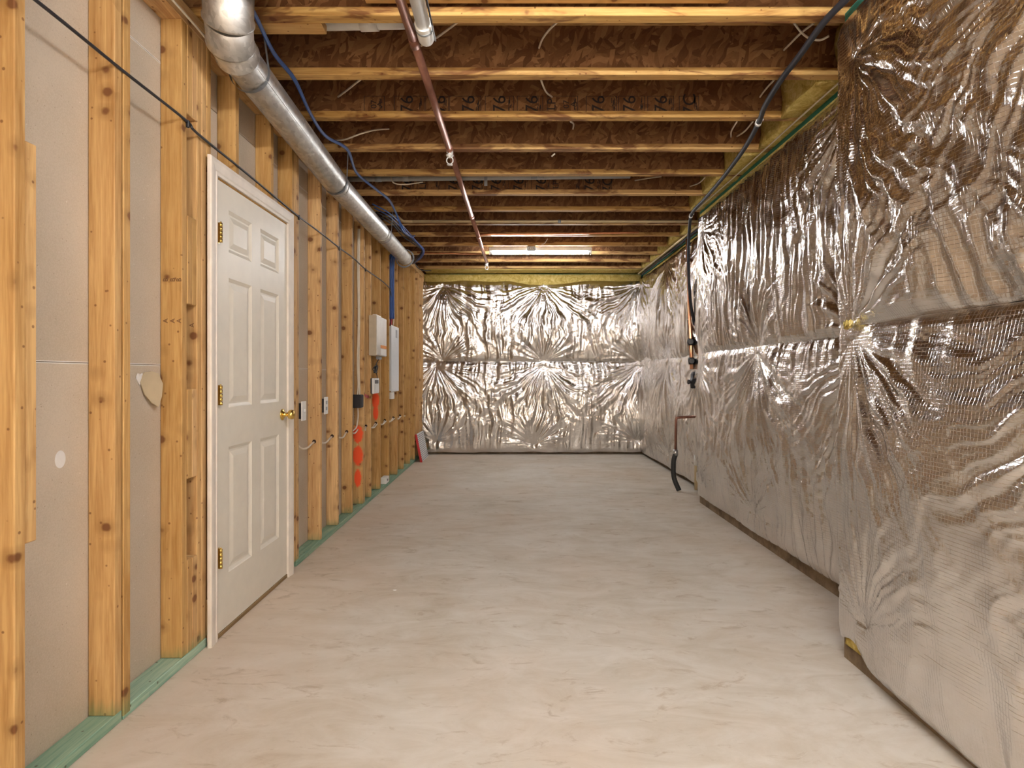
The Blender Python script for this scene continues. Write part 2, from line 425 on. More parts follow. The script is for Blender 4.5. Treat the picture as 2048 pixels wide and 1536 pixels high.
# studs behind and beside the camera
for y in (-2.85, -2.45, -2.05, -1.65, -1.25, -.85, -.45, -.05, .35, .76, 1.16): stud(y)
stud(1.566)
stud(1.607, .716, 1.824, x1=XW-.004, name='short_block')
stud(1.956); stud(1.999, .012, ZP, x1=XW+.004)
stud(2.356)
for (z0, z1) in ((.0385,.422), (.754,1.122), (1.471,1.834), (2.25,ZP)):
    stud(2.394, z0, z1, name='blocking'); stud(2.432, z0, z1, name='blocking')
stud(2.470); stud(2.508)
stud(2.547, 2.13, ZP)
for y in (2.807, 3.222): stud(y, 2.13, ZP, name='cripple_stud')
stud(3.526, .0385, ZP); stud(3.564); stud(3.603)
box('header_plate', XD+.001, XW-.002, 2.548, 3.524, 2.092, 2.1295, M_plate, wall_left)
box('shim', XW-.06, XW-.003, 2.549, 2.572, 1.93, 2.0, M_stud, wall_left, .001)
box('shim', XW-.06, XW-.001, 2.549, 2.572, .045, .20, M_stud, wall_left, .001)
M_stud_p1 = wood('pine_stud_orange_mark', 'z', W_LO, W_HI, green_end=True,
                 paint=[(-.0, -1.327+.63, .04, .10), (.0, -1.327+.45, .045, .09), (.0, -1.327+.27, .03, .09)])
M_stud_p2 = wood('pine_stud_orange_spot', 'z', W_LO, W_HI, green_end=True,
                 paint=[(0, -1.327+.93, .04, .10), (0, -1.327+.80, .03, .08)])
RE = [4.08, 4.48, 4.87, 5.26, 5.50, 5.89, 6.30, 6.74, 7.13, 7.56, 7.93, 8.30, 8.66]
for i, r in enumerate(RE):
    o = stud(r-.038, mat=M_stud_p2 if i == 5 else None)
stud(5.26-.077, .0385, .735, mat=None, name='blocking', x1=XW-.001)
# the block that carries the orange paint
b_ = [o for o in wall_left.children if o.name.startswith('blocking')][-1]
mp_ = wood('pine_block_orange_marks', 'z', W_LO, W_HI, green_end=True, paint=[(0, .27, .05, .09), (0, .08, .05, .10), (0, -.12, .035, .09)])
b_.data = b_.data.copy(); b_.data.materials[0] = mp_
stud(8.66+.03, t=.038)
# plates
box('bottom_plate', XD+.0005, XW, YF, 1.995, .0003, .038, M_green, wall_left)
box('bottom_plate', XD+.0005, XW+.002, 2.0, 2.545, .0003, .038, M_green, wall_left)
box('bottom_plate', XD+.0005, XW, 3.60, YB-.02, .0003, .038, M_green, wall_left)
for (z0, z1) in ((ZP, ZP+.038), (ZP+.039, ZP+.077)):
    box('top_plate', XD+.0005, XW+.001, YF, 4.2, z0, z1, M_plate, wall_left)
    box('top_plate', XD+.0005, XW+.001, 4.203, YB-.02, z0, z1, M_plate, wall_left)
# torn paper and a dab of compound on the drywall
bm = bmesh.new()
ring = [(0,0),( .02,.035),(.05,.04),(.085,.03),(.105,-.01),(.10,-.06),(.085,-.10),(.055,-.085),(.02,-.05)]
vs = [bm.verts.new((.004+.022*(a/.1), a, c)) for a, c in ring]; vs2 = [bm.verts.new((.001+.018*(a/.1), a, c)) for a, c in ring]
bm.faces.new(vs); bm.faces.new(vs2[::-1])
for i in range(len(vs)): j = (i+1) % len(vs); bm.faces.new((vs[i], vs2[i], vs2[j], vs[j]))
obj_bm('torn_paper', bm, M_kraft, wall_left, (XD+.001, 2.225, 1.155))
bm = bmesh.new(); r_ = bmesh.ops.create_icosphere(bm, subdivisions=2, radius=1)
for v in bm.verts:
    k = 1+.35*math.sin(v.co.y*7+v.co.z*5); v.co = Vector((v.co.x*.003, v.co.y*.022*k, v.co.z*.02*k))
obj_bm('torn_gypsum', bm, M_chalk, wall_left, (XD+.002, 2.225, 1.165))
bm = bmesh.new(); bmesh.ops.create_icosphere(bm, subdivisions=3, radius=1)
for v in bm.verts: v.co = Vector((v.co.x*.0012, v.co.y*.022, v.co.z*.028))
obj_bm('compound_dab', bm, M_chalk, wall_left, (XD, 1.838, .915))

# ---- ceiling: subfloor, I-joists
ceil = box('ceiling', -1.7, 2.3, YF-.1, YB+.1, 3.0, 3.02, M_osbd, None, 0); tag(ceil, kind='structure')
ceil_off = ceil.location
JY = [2.53 + .4877*k for k in range(-11, 13)]        # far bottom edge of every joist
JX0, JX1 = -1.62, 2.2
joists = {}
web_me = None
def make_text(txt, size, mat, parent, loc, rot, name='stamp'):
    cu = bpy.data.curves.new('t', 'FONT'); cu.body = txt; cu.size = size; cu.extrude = .0004; cu.align_x = 'CENTER'; cu.align_y = 'CENTER'
    cu.resolution_u = 3
    to = bpy.data.objects.new('t', cu); C.objects.link(to)
    dg = bpy.context.evaluated_depsgraph_get(); me = bpy.data.meshes.new_from_object(to.evaluated_get(dg))
    bpy.data.objects.remove(to); me.materials.clear(); me.materials.append(mat)
    o = bpy.data.objects.new(name, me); o.location = loc; o.rotation_euler = rot
    return link(o, parent)
for k, jy in enumerate(JY):
    kk = k-11
    if jy < YF+.1 or jy > YB-.1: continue
    yc = jy-.029
    j = box('joist', JX0, JX1, yc-.005, yc+.005, ZJ+.030, 2.97, M_osb, ceil, 0, off=ceil_off)
    for (z0, z1) in ((ZJ, ZJ+.038), (2.962, 2.9995)):
        f = box('flange', JX0, JX1, jy-.058, jy, z0, z1, M_flange, None, .003)
        f.parent = j; f.location = (0, (jy-.029)-yc, (z0+z1)/2-(ZJ+.030+2.97)/2)
    joists[kk] = (j, yc, (ZJ+.030+2.97)/2)
def stamp_row(kk, items, frame_px, y_front):
    j, yc, zc = joists[kk]; d = yc-.0055
    zb = ZJ+.038
    def lx(px): return (px-1027)*d/1170-(JX0+JX1)/2
    for (t, px, size) in items:
        make_text(t, size, M_ink, j, (lx(px), -.0054, zb+.048-zc), (PI/2, -PI/2, 0), 'stamp_mark')
    bm = bmesh.new()
    for (a, b) in frame_px:
        x0, x1 = lx(a), lx(b); z0, z1 = zb-zc, zb+.098-zc
        for (p0, p1, q0, q1) in ((x0,x1,z1-.002,z1), (x0,x0+.003,z0,z1), (x1-.003,x1,z0,z1)):
            add_box(bm, p0, p1, -.0058, -.005, q0, q1)
        rr = random.Random(int(a))
        for q in range(10):
            xx = x1-.012-rr.random()*.022; za = z0+.006+rr.random()*.055
            add_box(bm, xx, xx+.0035, -.0058, -.005, za, za+.010+rr.random()*.024)
    obj_bm('stamp_frame', bm, M_ink, j)
s7 = .108
stamp_row(2, [('76', 815, s7), ('76', 880, s7), ('76', 938, s7), ('76', 1000, s7), ('76', 1065, s7), ('LP', 1104, .07), ('07', 1133, .05), ('A', 1147, .045),
              ('76', 1198, s7), ('76', 1260, s7), ('76', 1323, s7), ('7C', 1380, s7), ('07', 748, .05), ('A', 760, .045)],
          [(728,769), (788,849), (851,897), (899,962), (970,1028), (1034,1086), (1094,1156), (1172,1234), (1237,1290), (1295,1348), (1358,1398)], 3.44)
s5 = .125
stamp_row(5, [('76', 815, s5), ('LP', 846, .08), ('76', 908, s5), ('76', 955, s5), ('76', 993, s5), ('76', 1038, s5), ('76', 1083, s5), ('LP', 1112, .07), ('76', 1180, s5), ('7C', 1216, s5)],
          [(790,828), (834,880), (890,922), (926,970), (972,1012), (1016,1056), (1062,1100), (1106,1160), (1166,1202), (1205,1224)], 4.9)
# pencilled grade letters on the corner post
c1 = [o for o in wall_left.children if abs(o.location.y-(2.356+.0187)) < .003 and o.name.startswith('stud')][0]
for (t, zz) in (('B', 1.563), ('A', 1.398)):
    for px in (331, 345, 358):
        x = (px-1027)*2.3545/1170
        make_text(t, .028, M_inkb, c1, (x-c1.location.x, -.0187, zz-c1.location.z), (PI/2, -PI/2, 0), 'grade_letter')
x = (384-1027)*2.47/1170
c4 = [o for o in wall_left.children if abs(o.location.y-(2.470+.0187)) < .003 and o.name.startswith('stud')][0]
make_text('A', .028, M_inkb, c4, (x-c4.location.x, -.0187, 1.39-c4.location.z), (PI/2, -PI/2, 0), 'grade_letter')

# ---- concrete walls with their stepped faces
def conc(name, boxes):
    bm = bmesh.new()
    for b in boxes: add_box(bm, *b)
    return tag(obj_bm(name, bm, M_conc), kind='structure')
XR1, XR2, XR3 = 1.385, 1.725, 1.95
Y1, Y2 = 2.45, 5.42
wr = conc('wall_right', [(XR1, 2.25, YF, Y1, 0, 2.655), (XR2, 2.25, Y1, Y2, 0, 2.655), (XR3, 2.25, Y2, YB+.1, 0, 2.655)])
wb = conc('wall_back', [(-1.7, XR3, YB, YB+.15, 0, 2.655)])
wf = box('wall_front', -1.7, 2.25, YF-.1, YF, 0, 3.0, M_dry, None, 0); tag(wf, kind='structure')
for (x0, y0, y1) in ((XR1+.002, YF, Y1), (XR2+.002, Y1, Y2), (XR3+.002, Y2, YB)):
    o = box('sill_plate', x0, x0+.14, y0, y1, 2.656, 2.694, M_sill, wr)
box('sill_plate', -1.4, XR3, YB+.002, YB+.14, 2.656, 2.694, M_sill, wb)
# rim board outside and the blind side of the framed wall
rim = bmesh.new(); add_box(rim, 2.2, 2.25, YF, YB+.1, 2.695, 3.0); add_box(rim, -1.7, 2.2, YB+.08, YB+.12, 2.695, 3.0); add_box(rim, -1.72, -1.66, YF, YB+.1, 0, 3.0)
tag(obj_bm('trim_1', rim, M_osb), kind='structure')

# ================================================================== FOIL BLANKETS
def _hash(ix, iy, seed):
    h = (ix.astype(np.int64)*374761393 + iy.astype(np.int64)*668265263 + seed*974634777) & 0xffffffff
    h = ((h ^ (h >> 13))*1274126177) & 0xffffffff
    return ((h ^ (h >> 16)) & 0xffff)/65535.0
def pn(x, y, seed=0):
    x = np.asarray(x, float); y = np.asarray(y, float); x, y = np.broadcast_arrays(x, y)
    xi = np.floor(x); yi = np.floor(y); xf = x-xi; yf = y-yi
    u = xf**3*(xf*(xf*6-15)+10); v = yf**3*(yf*(yf*6-15)+10); r = 0
    for a in (0, 1):
        for b in (0, 1):
            an = _hash(xi+a, yi+b, seed)*2*PI
            g = np.cos(an)*(xf-a)+np.sin(an)*(yf-b)
            r = r+g*(u if a else 1-u)*(v if b else 1-v)
    return r*1.5
def ridge(n): return 1-2*np.abs(n)
def sheet_disp(u, v, v0, v1, pins, seed, billow, fold, ufreq=8.0, crk=1.0, vf=.9, corner=None):
    vn = (v-v0)/(v1-v0)
    base = billow*np.clip(np.sin(PI*np.clip(vn, .0, 1)), 0, 1)**.55*(1+.45*pn(u*1.3, v*1.6, seed+5))
    cd = 1 if corner is None else 1-.85*np.exp(-((u-corner)/.22)**2)
    wsum = 0; rad = 0; dim = 1.0
    for i, (pu, pv, kind) in enumerate(pins):
        dx = u-pu; dz = v-pv; r = np.sqrt(dx*dx+dz*dz)+1e-6
        th = np.arctan2(dx, -dz*(1 if kind == 't' else -1))
        thw = th+.16*pn(r*2.6, th*1.5, seed+20+i)*.7+.04*pn(r*8, th*4, seed+30+i)
        f = .62*ridge(pn(thw*4.2, r*.8+i, seed+40+i))+.30*ridge(pn(thw*9.5, r*1.5+i, seed+60+i))+.12*ridge(pn(thw*21, r*3, seed+80+i))
        R_ = .80 if kind == 't' else .42
        wgt = np.exp(-(r/R_)**2.2)*np.clip(np.cos(th)*1.3+.30, .04, 1)
        amp = np.clip(r/.38, 0, 1)**.8
        rad = rad+wgt*fold*amp*f*1.35
        wsum = wsum+wgt
        dim = dim*(1-.97*np.exp(-(r/.11)**1.0))
    rad = rad/np.maximum(wsum, 1)
    wv = 1-np.clip(wsum, 0, 1)
    uw = u+.06*pn(u*1.8, v*1.6, seed+1)+.022*pn(u*6, v*5, seed+2)
    vert = .62*ridge(pn(uw*ufreq, v*vf, seed+3))+.30*ridge(pn(uw*ufreq*2.2, v*2.0, seed+4))+.2*pn(uw*ufreq*.5, v*.8, seed+9)
    patch = np.clip(.5+1.4*pn(u*2.1, v*2.3, seed+12), 0, 1)
    cr = crk*patch*(.0018*ridge(pn(u*20+2*pn(u*9, v*9, seed+6), v*13, seed+7))+.0008*ridge(pn(u*52, v*40, seed+8)))
    edge = np.clip(np.minimum(v-v0, v1-v)/.05, 0, 1)
    d = base*dim*cd+(.35+.65*cd)*(rad+wv*fold*vert)*(.25+.75*edge)*(.3+.7*np.sqrt(dim))+cr
    return np.maximum(d, -.010)
def path_eval(path, s):
    P_ = [np.array(p, float) for p in path]; L = [0]
    for a, b in zip(P_, P_[1:]): L.append(L[-1]+np.linalg.norm(b-a))
    xs = np.interp(s, L, [p[0] for p in P_]); ys = np.interp(s, L, [p[1] for p in P_])
    return xs, ys
def round_path(pts, r=.035, n=5):
    out = [pts[0]]
    for a, b, c in zip(pts, pts[1:], pts[2:]):
        a, b, c = (np.array(q, float) for q in (a, b, c))
        d1 = (a-b)/np.linalg.norm(a-b); d2 = (c-b)/np.linalg.norm(c-b)
        p, q = b+d1*r, b+d2*r
        for k in range(n+1):
            t = k/n; out.append(tuple((1-t)**2*p+2*t*(1-t)*b+t*t*q))
    out.append(pts[-1]); return out
def foil(parent, path, v0f, v1f, du, dv, pins, seed, billow, fold, side=1, ufreq=8.0, s_dense=None, crk=1.0, vf=.9, corner=None, name='foil_facing'):
    """path runs along the wall, room on its left when side=1; v0f/v1f give the wavy lower and upper edge."""
    pth = round_path(path) if len(path) > 2 else path
    L = sum(math.dist(a, b) for a, b in zip(pth, pth[1:]))
    s = np.linspace(0, L, max(2, int(L/du)+1))
    if s_dense is not None:
        s = np.unique(np.concatenate([np.arange(0, s_dense, .05), np.arange(s_dense, L, du), [L]]))
    e = 1e-3
    x0, y0 = path_eval(pth, np.clip(s-.02, 0, L)); x1, y1 = path_eval(pth, np.clip(s+.02, 0, L))
    tx, ty = x1-x0, y1-y0; l = np.hypot(tx, ty); tx, ty = tx/l, ty/l
    nx, ny = (-ty*side, tx*side)
    X, Y = path_eval(pth, s)
    lo, hi = v0f(s), v1f(s)
    nv = int((np.mean(hi)-np.mean(lo))/dv)+1
    T = np.linspace(0, 1, nv)
    U, TT = np.meshgrid(s, T, indexing='ij')
    V = lo[:, None]+(hi-lo)[:, None]*TT
    vm0, vm1 = float(np.mean(lo)), float(np.mean(hi))
    D = sheet_disp(U, V, lo[:, None], hi[:, None], pins, seed, billow, fold, ufreq, crk, vf, corner)
    co = np.stack([X[:, None]+nx[:, None]*D, Y[:, None]+ny[:, None]*D, V], -1).reshape(-1, 3)
    ns = len(s); idx = np.arange(ns*nv).reshape(ns, nv)
    q = np.stack([idx[:-1, :-1], idx[1:, :-1], idx[1:, 1:], idx[:-1, 1:]], -1).reshape(-1, 4)
    if side == 1: q = q[:, ::-1]
    me = bpy.data.meshes.new(name)
    me.vertices.add(len(co)); me.vertices.foreach_set('co', co.ravel())
    me.loops.add(q.size); me.loops.foreach_set('vertex_index', q.ravel().astype(np.int32))
    me.polygons.add(len(q)); me.polygons.foreach_set('loop_start', np.arange(0, q.size, 4, dtype=np.int32))
    me.polygons.foreach_set('use_smooth', np.ones(len(q), bool))
    uvl = me.uv_layers.new(name='UVMap'); uv = np.stack([U, V], -1).reshape(-1, 2)[q.ravel()]
    uvl.data.foreach_set('uv', uv.ravel().astype(np.float32))
    me.update(calc_edges=True); me.materials.append(M_foil)
    o = bpy.data.objects.new(name, me); link(o, parent)
    return o
def wav(base, amp, fr, seed, extra=None):
    def f(s):
        r = base+amp*pn(s*fr, s*0+.37, seed)
        if extra is not None: r = r+extra(s)
        return r
    return f
ZS = 1.385
OV = .014
def wool(parent, name, x0, x1, y0, y1, z0, z1, seed, res=.03, amp=.02):
    bm = bmesh.new()
    bmesh.ops.create_cube(bm, size=1)
    n = 4
    bmesh.ops.subdivide_edges(bm, edges=bm.edges[:], cuts=n, use_grid_fill=True)
    rr = random.Random(seed)
    from mathutils import noise as mn
    for v in bm.verts:
        p = Vector(((x0+x1)/2+v.co.x*(x1-x0), (y0+y1)/2+v.co.y*(y1-y0), (z0+z1)/2+v.co.z*(z1-z0)))
        v.co = p+mn.noise_vector(p*9+Vector((seed, 0, 0)))*amp
    return obj_bm(name, bm, M_wool, parent, smooth=True)

# back wall, y = YB: blankets at y ~ 8.70
yb = 8.70
def blanket(label, group=None):
    return tag(empty('insulation_blanket'), label, 'insulation')
bk_pins = [.30, 1.79, 3.19]
t = blanket('upper crinkled silver foil insulation blanket on the back wall under the yellow wool')
def dip(s): return -.06*np.exp(-((s-1.85)/.42)**2)-.02*np.exp(-((s-.3)/.2)**2)
foil(t, [(-1.345, yb), (1.93, yb)], wav(ZS-.01, .008, 3, 1), wav(2.575, .02, 3, 2, dip), .010, .010,
     [(p, 2.50, 't') for p in bk_pins]+[(p, ZS+.0, 'b') for p in bk_pins], 11, .05, .040, side=-1, ufreq=7)
t2 = blanket('lower crinkled silver foil insulation blanket on the back wall down to the floor')
foil(t2, [(-1.345, yb), (1.93, yb)], wav(.035, .015, 3, 3), wav(ZS-.002, .008, 3, 4), .010, .010,
     [(.20, ZS-.06, 't'), (1.79, ZS-.06, 't'), (3.19, ZS-.06, 't')]+[(.2, .19, 'b'), (1.65, .14, 'b'), (3.17, .20, 'b')], 27, .055, .042, side=-1, ufreq=7)
wool(t, 'fiberglass_batt', -1.33, 1.9, 8.715, 8.775, 2.35, 2.68, 3, amp=.012)
# far right wall segment
xf = 1.90
t = blanket('upper foil insulation blanket in the recessed far corner of the right wall')
foil(t, [(xf, Y2+.02), (xf, 8.68)], wav(ZS-.01, .01, 3, 5), wav(2.60, .02, 2, 6), .011, .012,
     [(.3, 2.52, 't'), (1.7, 2.52, 't'), (3.1, 2.52, 't'), (1.7, ZS, 'b'), (3.1, ZS, 'b'), (.3, ZS, 'b')], 41, .05, .034, ufreq=10)
wool(t, 'fiberglass_batt', 1.905, 1.945, Y2+.05, 8.6, 2.50, 2.64, 5, amp=.01)
t = blanket('lower foil insulation blanket behind the copper drain pipe and hose')
foil(t, [(xf, Y2+.02), (xf, 8.68)], wav(.05, .02, 2, 7), wav(ZS+.004-.004, .01, 3, 8), .011, .012,
     [(.3, ZS-.06, 't'), (1.7, ZS-.06, 't'), (3.1, ZS-.06, 't'), (1.7, .2, 'b'), (3.1, .2, 'b'), (.5, .2, 'b')], 53, .05, .030, ufreq=9)
# middle segment
xm = 1.705
pm = [(xm, Y1-.0), (xm, Y2), (XR3-.03, Y2)]
off = Y1
t = blanket('upper foil insulation blanket on the middle stretch of the right wall')
foil(t, pm, wav(ZS-.01, .008, 3, 9), wav(2.63, .02, 2, 10), .007, .008,
     [(4.04-off, ZS, 'b'), (5.36-off, ZS, 'b'), (2.8-off, ZS, 'b'), (5.30-off, 2.50, 't'), (2.75-off, 2.60, 't')], 67, .05, .036, ufreq=9, corner=Y2-off)
wool(t, 'fiberglass_batt', 1.712, 1.724, Y1+.03, Y2-.05, 2.50, 2.65, 8, amp=.006)
t = blanket('lower foil insulation blanket on the middle stretch of the right wall')
foil(t, pm, wav(.075, .02, 1.5, 11), wav(ZS+.004-.004, .008, 3, 12), .007, .008,
     [(4.06-off, ZS-.05, 't'), (5.36-off, ZS-.06, 't'), (2.75-off, ZS-.06, 't'), (4.12-off, .20, 'b'), (5.30-off, .20, 'b')], 71, .05, .030, ufreq=8, corner=Y2-off)
# near segment
xn = 1.372
pnr = [(xn, YF+.02), (xn, Y1+.02), (XR2-.04, Y1+.02)]
o_ = YF+.02
t = blanket('upper foil insulation blanket nearest the camera with a bright pinch at its top')
foil(t, pnr, wav(ZS-.01, .006, 3, 13), wav(2.64, .015, 2, 14), .0055, .006,
     [(2.36-o_, 2.46, 't'), (1.10-o_, 2.46, 't'), (2.37-o_, ZS, 'b'), (1.1-o_, ZS, 'b')], 83, .07, .050, ufreq=4.6, s_dense=1.25-o_, crk=.5, vf=.45, corner=Y1+.02-o_)
bm = bmesh.new()
for k in range(7):
    r_ = bmesh.ops.create_icosphere(bm, subdivisions=2, radius=.011)
    for v in r_['verts']: v.co = v.co*random.uniform(.6,1.2)+Vector((-.022, 2.345+random.uniform(-.02,.025)*0+k*.005, ZS+random.uniform(-.012,.012)))+Vector((1.372,0,0))
tf = obj_bm('wool_tuft', bm, M_wool, t, smooth=True)
t = blanket('lower foil insulation blanket nearest the camera, flaring out above the floor')
def lift(s): return .055*np.exp(-((s-(2.36-o_))/.09)**2)+.035*np.clip((s-(2.25-o_))/.2, 0, 1)
foil(t, pnr, wav(.028, .012, 2, 15, lift), wav(ZS-.002, .006, 3, 16), .0055, .006,
     [(2.36-o_, ZS-.055, 't'), (1.10-o_, ZS-.055, 't'), (2.27-o_, .20, 'b'), (1.1-o_, .2, 'b')], 97, .07, .026, ufreq=4, s_dense=1.25-o_, crk=.5, vf=.45, corner=Y1+.02-o_)
wool(t, 'fiberglass_batt', 1.374, 1.384, 2.30, 2.42, .07, .12, 9, amp=.004)

# stuffed wool in the joist bays over the right wall
ks = sorted(joists)
for i, k in enumerate(ks[:-1]):
    ya, yb_ = joists[k][1]+.03, joists[k+1][1]-.03
    if k < 0: continue
    ym = (ya+yb_)/2
    xs = XR1-.02 if ym < Y1 else (XR2-.11 if ym < Y2 else XR3-.12)
    if ya < Y1 < yb_: xs = XR2-.14
    rr = random.Random(k)
    o = wool(None, 'wool_batt', xs+rr.uniform(-.06,.04), 2.18, ya+.006, yb_-.006, 2.697, 2.955, 20+k, amp=.03)
    od = ['first','second','third','fourth','fifth','sixth','seventh','eighth','ninth','tenth','eleventh','twelfth','thirteenth'][k]
    tag(o, 'yellow glass wool stuffed in the right end of the '+od+' joist bay from the front', 'insulation', 'glass wool in the joist bays')
bm_b = wool(None, 'wool_batt', -1.3, 1.9, joists[max(ks)][1]+.04, YB+.07, 2.697, 2.95, 77, amp=.02)
tag(bm_b, 'long band of yellow glass wool above the foil of the back wall', 'insulation')

# ================================================================== DOOR
door = tag(empty('door_1', (XW, 2.60, 0)), kind='structure')
DO = Vector((XW, 2.60, 0))
def dbox(name, x0, x1, y0, y1, z0, z1, mat, bev=.002, parent=door):
    return box(name, x0, x1, y0, y1, z0, z1, mat, parent, bev, off=DO)
XF = -1.322
# slab with six raised panels
bm = bmesh.new()
ya, yb2, za, zb = 2.603, 3.409, .022, 2.055
ycols = [(2.715, 2.955), (3.055, 3.295)]; zrows = [(.265, .847), (1.03, 1.63), (1.75, 1.945)]
YS = sorted({ya, yb2, *[q for c in ycols for q in c]}); ZS_ = sorted({za, zb, *[q for c in zrows for q in c]})
def V_(x, y, z): return bm.verts.new((x-DO.x, y-DO.y, z))
for y0, y1 in zip(YS, YS[1:]):
    for z0, z1 in zip(ZS_, ZS_[1:]):
        if (y0, y1) in ycols and (z0, z1) in zrows:
            prev = [(y0, z0), (y1, z0), (y1, z1), (y0, z1)]; px_ = XF
            for (ins, dep) in ((.004, -.003), (.016, -.009), (.024, -.009), (.050, -.002)):
                cur = [(y0+ins, z0+ins), (y1-ins, z0+ins), (y1-ins, z1-ins), (y0+ins, z1-ins)]
                for i in range(4):
                    j = (i+1) % 4
                    bm.faces.new((V_(px_, *prev[i]), V_(px_, *prev[j]), V_(XF+dep, *cur[j]), V_(XF+dep, *cur[i])))
                prev, px_ = cur, XF+dep
            bm.faces.new([V_(px_, *q) for q in prev])
        else:
            bm.faces.new((V_(XF, y0, z0), V_(XF, y1, z0), V_(XF, y1, z1), V_(XF, y0, z1)))
xb = XF-.035
for quad in (((XF,ya,za),(XF,ya,zb),(xb,ya,zb),(xb,ya,za)), ((XF,yb2,zb),(XF,yb2,za),(xb,yb2,za),(xb,yb2,zb)),
             ((XF,ya,zb),(XF,yb2,zb),(xb,yb2,zb),(xb,ya,zb)), ((XF,yb2,za),(XF,ya,za),(xb,ya,za),(xb,yb2,za)), ((xb,ya,za),(xb,ya,zb),(xb,yb2,zb),(xb,yb2,za))):
    bm.faces.new([V_(*q) for q in quad])
bmesh.ops.remove_doubles(bm, verts=bm.verts, dist=1e-5)
bmesh.ops.recalc_face_normals(bm, faces=bm.faces[:])
slab = obj_bm('slab', bm, M_cream, door)
dbox('jamb', XD-.0127, XF, 2.582, 2.600, .0, 2.077, M_jamb)
dbox('jamb', XD-.0127, XF, 3.412, 3.430, .0, 2.077, M_jamb)
dbox('head_jamb', XD-.0127, XF, 2.600, 3.412, 2.059, 2.077, M_jamb)
# casing: stepped profile, mitred into one frame
def casing_leg(axis_pts, name):
    bm = bmesh.new()
    prof = [(0,0),(0,.011),(.012,.013),(.016,.009),(.022,.012),(.050,.017),(.066,.017),(.069,.012),(.069,0)]
    rings = []
    for (y, z, wy, wz) in axis_pts:
        rings.append([bm.verts.new((XF+.0005+h-DO.x, y+wy*o-DO.y, z+wz*o)) for (o, h) in prof])
    for a, b in zip(rings, rings[1:]):
        for k in range(len(prof)-1): bm.faces.new((a[k], a[k+1], b[k+1], b[k]))
    bm.faces.new(rings[0]); bm.faces.new(rings[-1][::-1])
    bmesh.ops.recalc_face_normals(bm, faces=bm.faces[:])
    return obj_bm(name, bm, M_casing, door)
casing_leg([(2.594, 0, -1, 0), (2.594, 2.064, -1, 1)], 'casing')
casing_leg([(3.409, 0, 1, 0), (3.409, 2.064, 1, 1)], 'casing')
casing_leg([(2.594, 2.0645, -1, 1), (3.409, 2.0645, 1, 1)], 'casing')
dbox('threshold', XD-.0127, XF+.004, 2.601, 3.411, .0, .020, M_bronze)
for zc in (1.815, 1.09, .362):
    bm = bmesh.new()
    for k in range(5): lathe(bm, [(0,.0075),(.0165,.0075)], (.012, .007, -.0445+k*.0178), (0,0,1), 12)
    lathe(bm, [(0,.004),(.004,.0035)], (.012,.007,.0445), (0,0,1), 8)
    add_box(bm, -.0053, .012, .004, .010, -.0445, .0445); add_box(bm, -.0053, -.0035, .004, .026, -.0445, .0445)
    h = obj_bm('hinge', bm, M_brass, door, (XF+.0055-DO.x, 2.6005-DO.y, zc))
bm = bmesh.new()
lathe(bm, [(0,.033),(.004,.032),(.008,.024),(.012,.012),(.030,.011),(.034,.016),(.040,.025),(.052,.028),(.062,.026),(.068,.018),(.070,.001)], (0,0,0), (1,0,0), 20)
obj_bm('door_handle', bm, M_brass, door, (XF-DO.x, 3.345-DO.y, .954))

# ================================================================== CEILING SERVICES
# round duct with adjustable elbow
duct = empty('air_duct', (-1.20, 4.4, 2.50))
tag(duct, 'round galvanised air duct hung along the top of the framed wall', 'duct')
DL = Vector(duct.location)
dpath = [Vector((-1.19, 2.52, 2.56)), Vector((-1.21, 4.02, 2.485)), Vector((-1.215, 6.55, 2.485))]
def duct_seg(name, pts, rr, mat=M_galv, seg=40):
    bm = bmesh.new(); add_tube(bm, [Vector(p)-DL for p in pts], rr, seg)
    bmesh.ops.recalc_face_normals(bm, faces=bm.faces[:])
    return obj_bm(name, bm, mat, duct)
def lerp(a, b, t): return a+(b-a)*t
def ribbed(a, b, r):       # pipe with a bead near each end and a lap
    ts = [0, .01, .02, .03, .5, .96, .97, .98, 1.0]
    rs = [r, r+.003, r+.003, r, r, r, r+.003, r, r-.002]
    return [lerp(a, b, t) for t in ts], rs
p, r_ = ribbed(dpath[0], lerp(dpath[0], dpath[1], 1.0), .080); duct_seg('pipe_section', p, r_)
p, r_ = ribbed(dpath[1], lerp(dpath[1], dpath[2], .52), .077); duct_seg('pipe_section', p, r_)
p, r_ = ribbed(lerp(dpath[1], dpath[2], .53), dpath[2], .074); duct_seg('pipe_section', p, r_)
# elbow gores
e0 = dpath[0]; dirs = [(dpath[0]-dpath[1]).normalized()]
eg = [e0, e0+Vector((.012,-.085,.006)), Vector((-1.135,2.33,2.60)), Vector((-1.09,2.235,2.67)), Vector((-1.075,2.20,2.80))]
for a, b, ra in ((eg[0], eg[1], .088), (eg[1], eg[2], .091), (eg[2], eg[3], .093), (eg[3], eg[4], .093)):
    d_ = (b-a); q = [a-d_*.12, a-d_*.12, a-d_*.02, a+d_*.05, b]
    duct_seg('elbow_gore', [a-d_*.10, a-d_*.06, a-d_*.0, a+d_*.06, b], [ra+.001, ra+.005, ra+.005, ra, ra])
